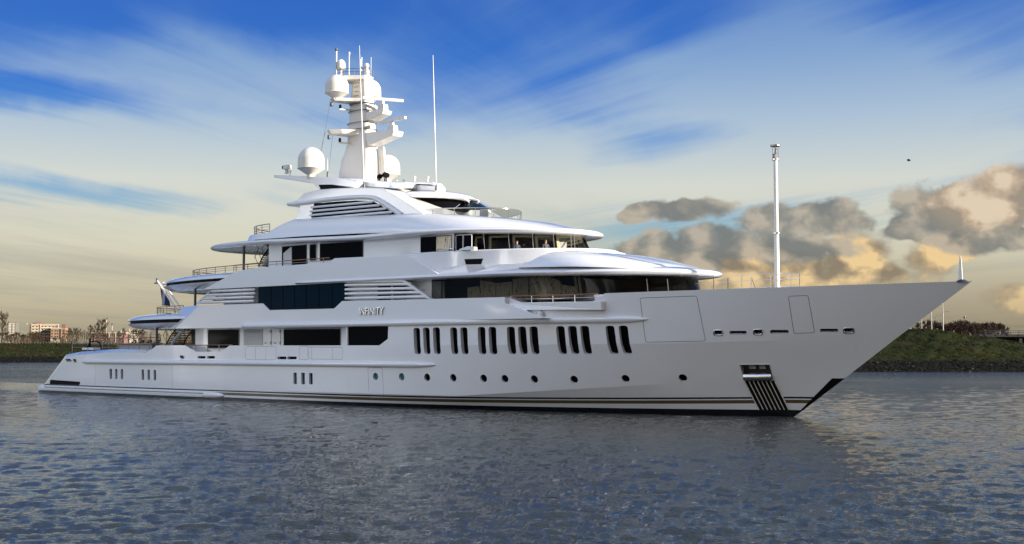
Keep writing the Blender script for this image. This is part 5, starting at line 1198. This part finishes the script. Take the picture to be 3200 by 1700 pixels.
# ---- masts at the ends
FM = MB().tube([(77.0, 0, 7.2), (77.0, 0, 11.2), (77.0, 0, 11.22), (77.0, 0, 15.75)], [.155, .15, .132, .128], 20).obj('foremast', M['offwhite'], Y, smooth=40)
MB().lathe((77, 0, 11.12), [(.18, 0), (.22, .02), (.22, .12), (.16, .14)], 16).obj('mast_collar', M['steel'], FM, smooth=40); MB().lathe((77, 0, 15.7), [(.15, 0), (.2, .03), (.2, .12), (.1, .14)], 16).obj('mast_collar', M['steel'], FM, smooth=40)
MB().lathe((77, 0, 16.58), [(.05, -.05), (.30, 0), (.31, .05), (.29, .10), (.1, .12)], 20).obj('mast_cap', M['steel_dark'], FM, smooth=40)
for a in range(4): MB().tube([(77+.17*math.cos(a*1.57+.6), .17*math.sin(a*1.57+.6), 15.8), (77+.17*math.cos(a*1.57+.6), .17*math.sin(a*1.57+.6), 16.6)], .02, 6).obj('cap_stay', M['steel'], FM)
for x, z in ((76.95, 15.85), (77.06, 16.15)): MB().lathe((x, -.03, z), [(.09, 0), (.09, .05), (.07, .06), (.07, .22), (.09, .24), (.05, .28)], 12).obj('anchor_light', M['darkgrey'], FM, smooth=40)
JS = MB().loft([[(88.05+a, b, 7.85) for a, b in ((0, -.05), (.24, -.05), (.24, .05), (0, .05))], [(88.13+a, b, 8.95) for a, b in ((0, -.03), (.12, -.03), (.12, .03), (0, .03))], [(88.15+a, b, 9.22) for a, b in ((0, -.02), (.06, -.02), (.06, .02), (0, .02))]]).obj('jackstaff', M['offwhite'], Y)
MB().lathe((88.25, 0, 7.74), [(.36, 0), (.3, .08), (.12, .16)], 14).obj('jackstaff_cover', M['bridgeblue'], Y, smooth=40)
FP = MB().tube([(10.9, -.12, 10.75), (14.9, -.12, 7.3)], .10, 10).obj('ensign_staff', M['offwhite'], Y, smooth=60); MB().tube([(11.35, .25, 10.62), (15.2, .25, 7.3)], .08, 10).obj('staff_stay', M['offwhite'], FP, smooth=60)
MB().lathe((10.85, -.12, 10.72), [(.34, -.22), (.08, .0), (.1, .02), (.1, .22), (.14, .26), (.14, .3)], 14).obj('stern_light', M['darkgrey'], FP, smooth=40)

# ---- anchor rollers and bow guard
def b5(x, y, off): p, n = hz('B5', x, y); return p+n*off
PL = [(312, 466), (955, 466), (1262, 1086), (628, 1090)]
def quad_pt(s, t, off):
    x = (PL[0][0]*(1-s)+PL[1][0]*s)*(1-t)+(PL[3][0]*(1-s)+PL[2][0]*s)*t; y = 466*(1-t)+1088*t; return b5(x, y, off)
def chafe():
    G = [[quad_pt(i/8, j/8, .025) for i in range(9)] for j in range(9)]; mb = MB()
    mb.add([p for r in G for p in r]+[quad_pt(i/8, j/8, -.05) for j in range(9) for i in range(9)], [(j*9+i, j*9+i+1, j*9+i+10, j*9+i+9) for j in range(8) for i in range(8)]+[(81+j*9+i, 81+j*9+i+9, 81+j*9+i+10, 81+j*9+i+1) for j in range(8) for i in range(8)])
    o = mb.obj('chafe_plate', M['black'], HULL, smooth=60)
    for s in (0.0, .147, .29, .43, .57, .71, .85, 1.0): MB().tube([quad_pt(s, t, .05) for t in (.02, .25, .5, .75, .985)], .034 if s in (0, 1.0) else .028, 6).obj('chafe_strip', M['radome'], o, smooth=60)
    MB().tube([b5(300, 385, .0), b5(590, 383, .03), b5(885, 380, .0)], .24, 18).obj('anchor_roller', M['steel'], HULL, smooth=60)
    for q in ([(205, 123), (852, 121)], [(852, 121), (942, 458)], [(206, 125), (312, 462)]): MB().tube([b5(*q[0], .015), b5(*q[1], .015)], .03, 6).obj('pocket_rim', M['radome'], HULL, smooth=60)
    for x0, x1 in ((385, 520), (600, 730)): MB().hull_prism([b5(x, y, -.30) for x, y in ((x0, 150), (x1, 150), (x1+25, 275), (x0+25, 275))], [b5(x, y, -.38) for x, y in ((x0, 150), (x1, 150), (x1+25, 275), (x0+25, 275))]).obj('anchor_fluke', M['steel_dark'], HULL)
chafe()
def bow_guard():
    L, rows = [], 12
    for s in (-1, 1):
        G = []
        for j in range(rows+1):
            t = j/rows; x = 2170+(1362-2170)*t; y = 420+(1240-420)*t; p, n = hz('B5', x, y); z = max(p.z, -.3); r = []
            for i in range(5):
                q = i/4; xx = p.x+(STEM(z)-p.x)*q
                h, nn = side(min(xx, STEM(z)-.02), z); h = h+nn*.012
                if i == 4: h = Vector((STEM(z)+.03, -.0, z))
                r.append((h.x, h.y*(-s), h.z))
            G.append(r)
        L.append(G)
    mb = MB()
    for G in L: mb.add([p for r in G for p in r], [(j*5+i, j*5+i+1, j*5+i+6, j*5+i+5) for j in range(rows) for i in range(4)])
    mb.obj('bow_guard', M['black'], HULL, smooth=30)
bow_guard()

# ---- the name on the side
def ship_name():
    p0, p1 = W('Z2', 1162, 229, -7.0), W('Z2', 1372, 226, -7.0)
    cu = bpy.data.curves.new('ship_name', 'FONT'); cu.body = 'INFINITY'; cu.size = 1.0; cu.extrude = .05; cu.offset = .004; cu.shear = .06; cu.space_character = 1.02
    o = bpy.data.objects.new('t', cu); scene.collection.objects.link(o)
    me = bpy.data.meshes.new_from_object(o.evaluated_get(bpy.context.evaluated_depsgraph_get())); bpy.data.objects.remove(o)
    xs = np.array([v.co[:] for v in me.vertices]); mn, mx = xs.min(0), xs.max(0); Wd = p1[0]-p0[0]; Hh = abs(W('Z2', 1250, 168, -7.0)[2]-W('Z2', 1250, 227, -7.0)[2])
    vs = [(p0[0]+(x-mn[0])/(mx[0]-mn[0])*Wd, -7.075+(-z)*.6, p0[2]+(y-mn[1])/(mx[1]-mn[1])*Hh) for x, y, z in xs]
    for v, q in zip(me.vertices, vs): v.co = q
    me.name = 'ship_name'; me.materials.clear(); me.materials.append(M['gold'])
    o = link('ship_name', me, HULL, label='raised metal letters INFINITY')
    m2 = me.copy(); m2.name = 'letter_shade'; m2.materials.clear(); m2.materials.append(M['brick_dark_shade'])  # dark offset copy stands for the shadowed edges of the letters
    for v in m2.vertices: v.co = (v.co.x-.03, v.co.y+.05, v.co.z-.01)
    link('letter_shade', m2, o)
ship_name()

# ------------------------------------------------------------------ things aboard
def ensign():
    a = Vector((11.25, -.14, 10.35)); mb = MB(); nx, nz = 12, 12; vs = []
    for j in range(nz+1):
        for i in range(nx+1):
            s, t = i/nx, j/nz
            x = a.x+.15+s*(1.0+.5*t)+t*.12; z = a.z-.55*s*1.2-t*(1.95-.55*s); y = -.14+.16*math.sin(s*7+t*2)*(.3+t); vs.append((x, y, z))
    mb.add(vs, [(j*(nx+1)+i, j*(nx+1)+i+1, (j+1)*(nx+1)+i+1, (j+1)*(nx+1)+i) for j in range(nz) for i in range(nx)])
    def f(t, b):
        c = t.node('ShaderNodeTexCoord').outputs['Generated']; sp = t.node('ShaderNodeSeparateXYZ'); t.l.new(c, sp.inputs[0])
        q = t.math('ADD', sp.outputs[0], t.math('MULTIPLY', t.noise(c, 3, 2), .05))
        t.put(b.inputs['Base Color'], t.mix(t.math('GREATER_THAN', q, .60), t.mix(t.math('GREATER_THAN', q, .30), (.04, .010, .012), (.30, .30, .36)), (.010, .018, .06)))
    o = mb.obj('flag', material('flag_cloth', (.3, .3, .35), .8, build=f), None, smooth=180, label='red white and blue flag hanging from the sloping staff at the stern', category='flag'); o.modifiers.new('cloth', 'SOLIDIFY').thickness = .012
ensign()
def aft_furniture():
    o = empty('bar_counter', (11.6, -2.6, 4.05), label='pale curved bar counter with a brown top on the aft deck', category='bar counter')
    MB().hull_prism([(8.9, -3.0, 4.0), (14.6, -3.0, 4.0), (14.8, -2.2, 4.0), (8.7, -2.2, 4.0)], [(8.9, -3.0, 4.62), (14.6, -3.0, 4.62), (14.8, -2.2, 4.62), (8.7, -2.2, 4.62)]).obj('counter_body', M['grey'], o, bevel=.04)
    MB().hull_prism([(8.5, -3.25, 4.62), (14.9, -3.25, 4.62), (15.0, -2.1, 4.62), (8.5, -2.1, 4.62)], [(8.5, -3.25, 4.72), (14.9, -3.25, 4.72), (15.0, -2.1, 4.72), (8.5, -2.1, 4.72)]).obj('counter_top', M['teak'], o, bevel=.02)
    for i in range(4):
        x = 9.4+i*1.3; s = empty('bar_stool', (x, -1.7, 4.05), label='dark low backed stool behind the bar counter on the aft deck', category='stool', group='stools at the bar counter')
        MB().lathe((x, -1.7, 4.05), [(.22, 0), (.05, .04), (.04, .6), (.22, .62), (.25, .70), (.2, .74)], 14).obj('seat', M['black'], s, smooth=40)
        MB().tube([(x-.25, -1.6, 4.75), (x-.2, -1.48, 4.98), (x, -1.45, 5.0), (x+.2, -1.48, 4.98), (x+.25, -1.6, 4.75)], .06, 8).obj('backrest', M['black'], s, smooth=60)
    for x in (7.0, 8.1):
        MB().box((x, -5.0, 4.2), (.95, .8, .22)).obj('deck_cushion', M['offwhite'], None, bevel=.06, label='white deck cushion beside the dark davit on the aft deck', category='cushion', group='cushions on the aft deck')
    d = MB().tube([(5.9, -4.6, 4.0), (6.6, -4.6, 4.85), (7.7, -4.6, 4.95), (8.3, -4.6, 4.8), (8.6, -4.6, 4.0)], .07, 8).obj('davit', M['black'], Y, smooth=60); MB().tube([(6.6, -4.6, 4.0), (6.6, -4.6, 5.2)], .09, 8).obj('davit_post', M['black'], d, smooth=60)
aft_furniture()
def person(name_label, base, face, arm=.0, skin=(.42, .24, .16), cloth=(.02, .025, .04), h=1.76):
    s = h/1.76; C0 = Vector(base); ca, sa = math.cos(face), math.sin(face)
    def T(x, y, z): return C0+Vector((x*ca-y*sa, x*sa+y*ca, z))*s
    V = [(0, 0, .95), (0, 0, 1.15), (0, 0, 1.38), (.01, 0, 1.48), (.02, 0, 1.56), (.03, 0, 1.66), (.02, 0, 1.74)]; Rr = [.15, .13, .16, .065, .06, .092, .06]; E = [(0, 1), (1, 2), (2, 3), (3, 4), (4, 5), (5, 6)]
    for sd_ in (-1, 1):
        n = len(V); V += [(0, sd_*.10, .88), (.02, sd_*.11, .48), (-.02, sd_*.11, .08), (.14, sd_*.12, .04)]; Rr += [.095, .062, .045, .04]; E += [(0, n), (n, n+1), (n+1, n+2), (n+2, n+3)]
        n = len(V); V += [(0, sd_*.20, 1.39), (.04+arm*.05, sd_*.25, 1.11), (.16+arm*.15, sd_*.22, .92+arm*.12), (.22+arm*.2, sd_*.20, .88+arm*.12)]; Rr += [.065, .046, .035, .04]; E += [(2, n), (n, n+1), (n+1, n+2), (n+2, n+3)]
        b = n+3
        for k in range(5):
            n2 = len(V); fx = .22+arm*.2; V += [(fx+.05, sd_*(.20-.03*k+.05), .85+arm*.12), (fx+.085-.005*abs(k-2), sd_*(.20-.03*k+.05), .82+arm*.12)]; Rr += [.011, .009]; E += [(b, n2), (n2, n2+1)]
    me = bpy.data.meshes.new('person'); me.from_pydata([T(*v) for v in V], E, []); o = bpy.data.objects.new('t', me); scene.collection.objects.link(o)
    sk = o.modifiers.new('s', 'SKIN'); ss = o.modifiers.new('d', 'SUBSURF'); ss.levels = ss.render_levels = 2
    for v, r in zip(me.skin_vertices[0].data, Rr): v.radius = (r*s, r*s)
    me.skin_vertices[0].data[0].use_root = True
    m2 = bpy.data.meshes.new_from_object(o.evaluated_get(bpy.context.evaluated_depsgraph_get())); bpy.data.objects.remove(o)
    m2.name = 'body'; m2.polygons.foreach_set('use_smooth', [True]*len(m2.polygons)); m2.materials.clear()
    m2.materials.append(material('dark_clothing', cloth, .8, build=mottled(8, .2))); m2.materials.append(material('skin', skin, .5, build=mottled(12, .08)))
    zc = C0.z+1.50*s
    for p in m2.polygons:
        c = p.center; hand = c.z < C0.z+(.93+arm*.12)*s and c.z > C0.z+.75*s and ((c.x-C0.x)*ca+(c.y-C0.y)*sa) > .17*s
        p.material_index = 1 if (c.z > zc or hand) else 0
    R0 = empty('person', tuple(C0), label=name_label, category='person'); link('body', m2, R0)
    hd = T(.03, 0, 1.68); mb = MB()
    for sx in (-1, 1): mb.box(T(.115, sx*.032, 1.665), (.012, .022*s, .012), face)
    mb.box(T(.112, 0, 1.60), (.012, .05, .010), face); mb.obj('face_features', material('dark_features', (.05, .03, .03), .6, build=mottled(9, .1)), R0)
    MB().hull_prism([T(.11, -.012, 1.655), T(.11, .012, 1.655), T(.14, .010, 1.63), T(.14, -.010, 1.63)], [T(.10, -.012, 1.62), T(.10, .012, 1.62), T(.13, .010, 1.62), T(.13, -.010, 1.62)]).obj('nose', m2.materials[1], R0)
    rings = []
    for t in range(6):
        a = math.pi/2*t/5; rings.append([T(.005+(.100*math.cos(k*.3927)*math.cos(a))-.01, .098*math.sin(k*.3927)*math.cos(a), 1.69+.095*math.sin(a)) for k in range(16)])
    MB().loft(rings).obj('hair', material('dark_hair', (.025, .016, .010), .7, build=mottled(20, .3)), R0, smooth=60)
def crew():
    for (x, y), Yd, lab, cl, fc in (((830, 345), -4.0, 'person in a dark jacket at the third wheelhouse window', (.03, .04, .07), R(-35)), ((968, 385), -3.2, 'person in black turned away inside the third wheelhouse window', (.012, .012, .014), R(120)), ((1382, 328), -2.6, 'person in grey seated height behind the fourth wheelhouse window', (.05, .05, .055), R(-25))):
        w = W('B4', x, y, Yd); base = (w[0], w[1], 9.9); h = max(1.5, min(1.85, (w[2]-9.9)*1.06)); person(lab, base, fc, .6, cloth=cl, h=h)
crew()
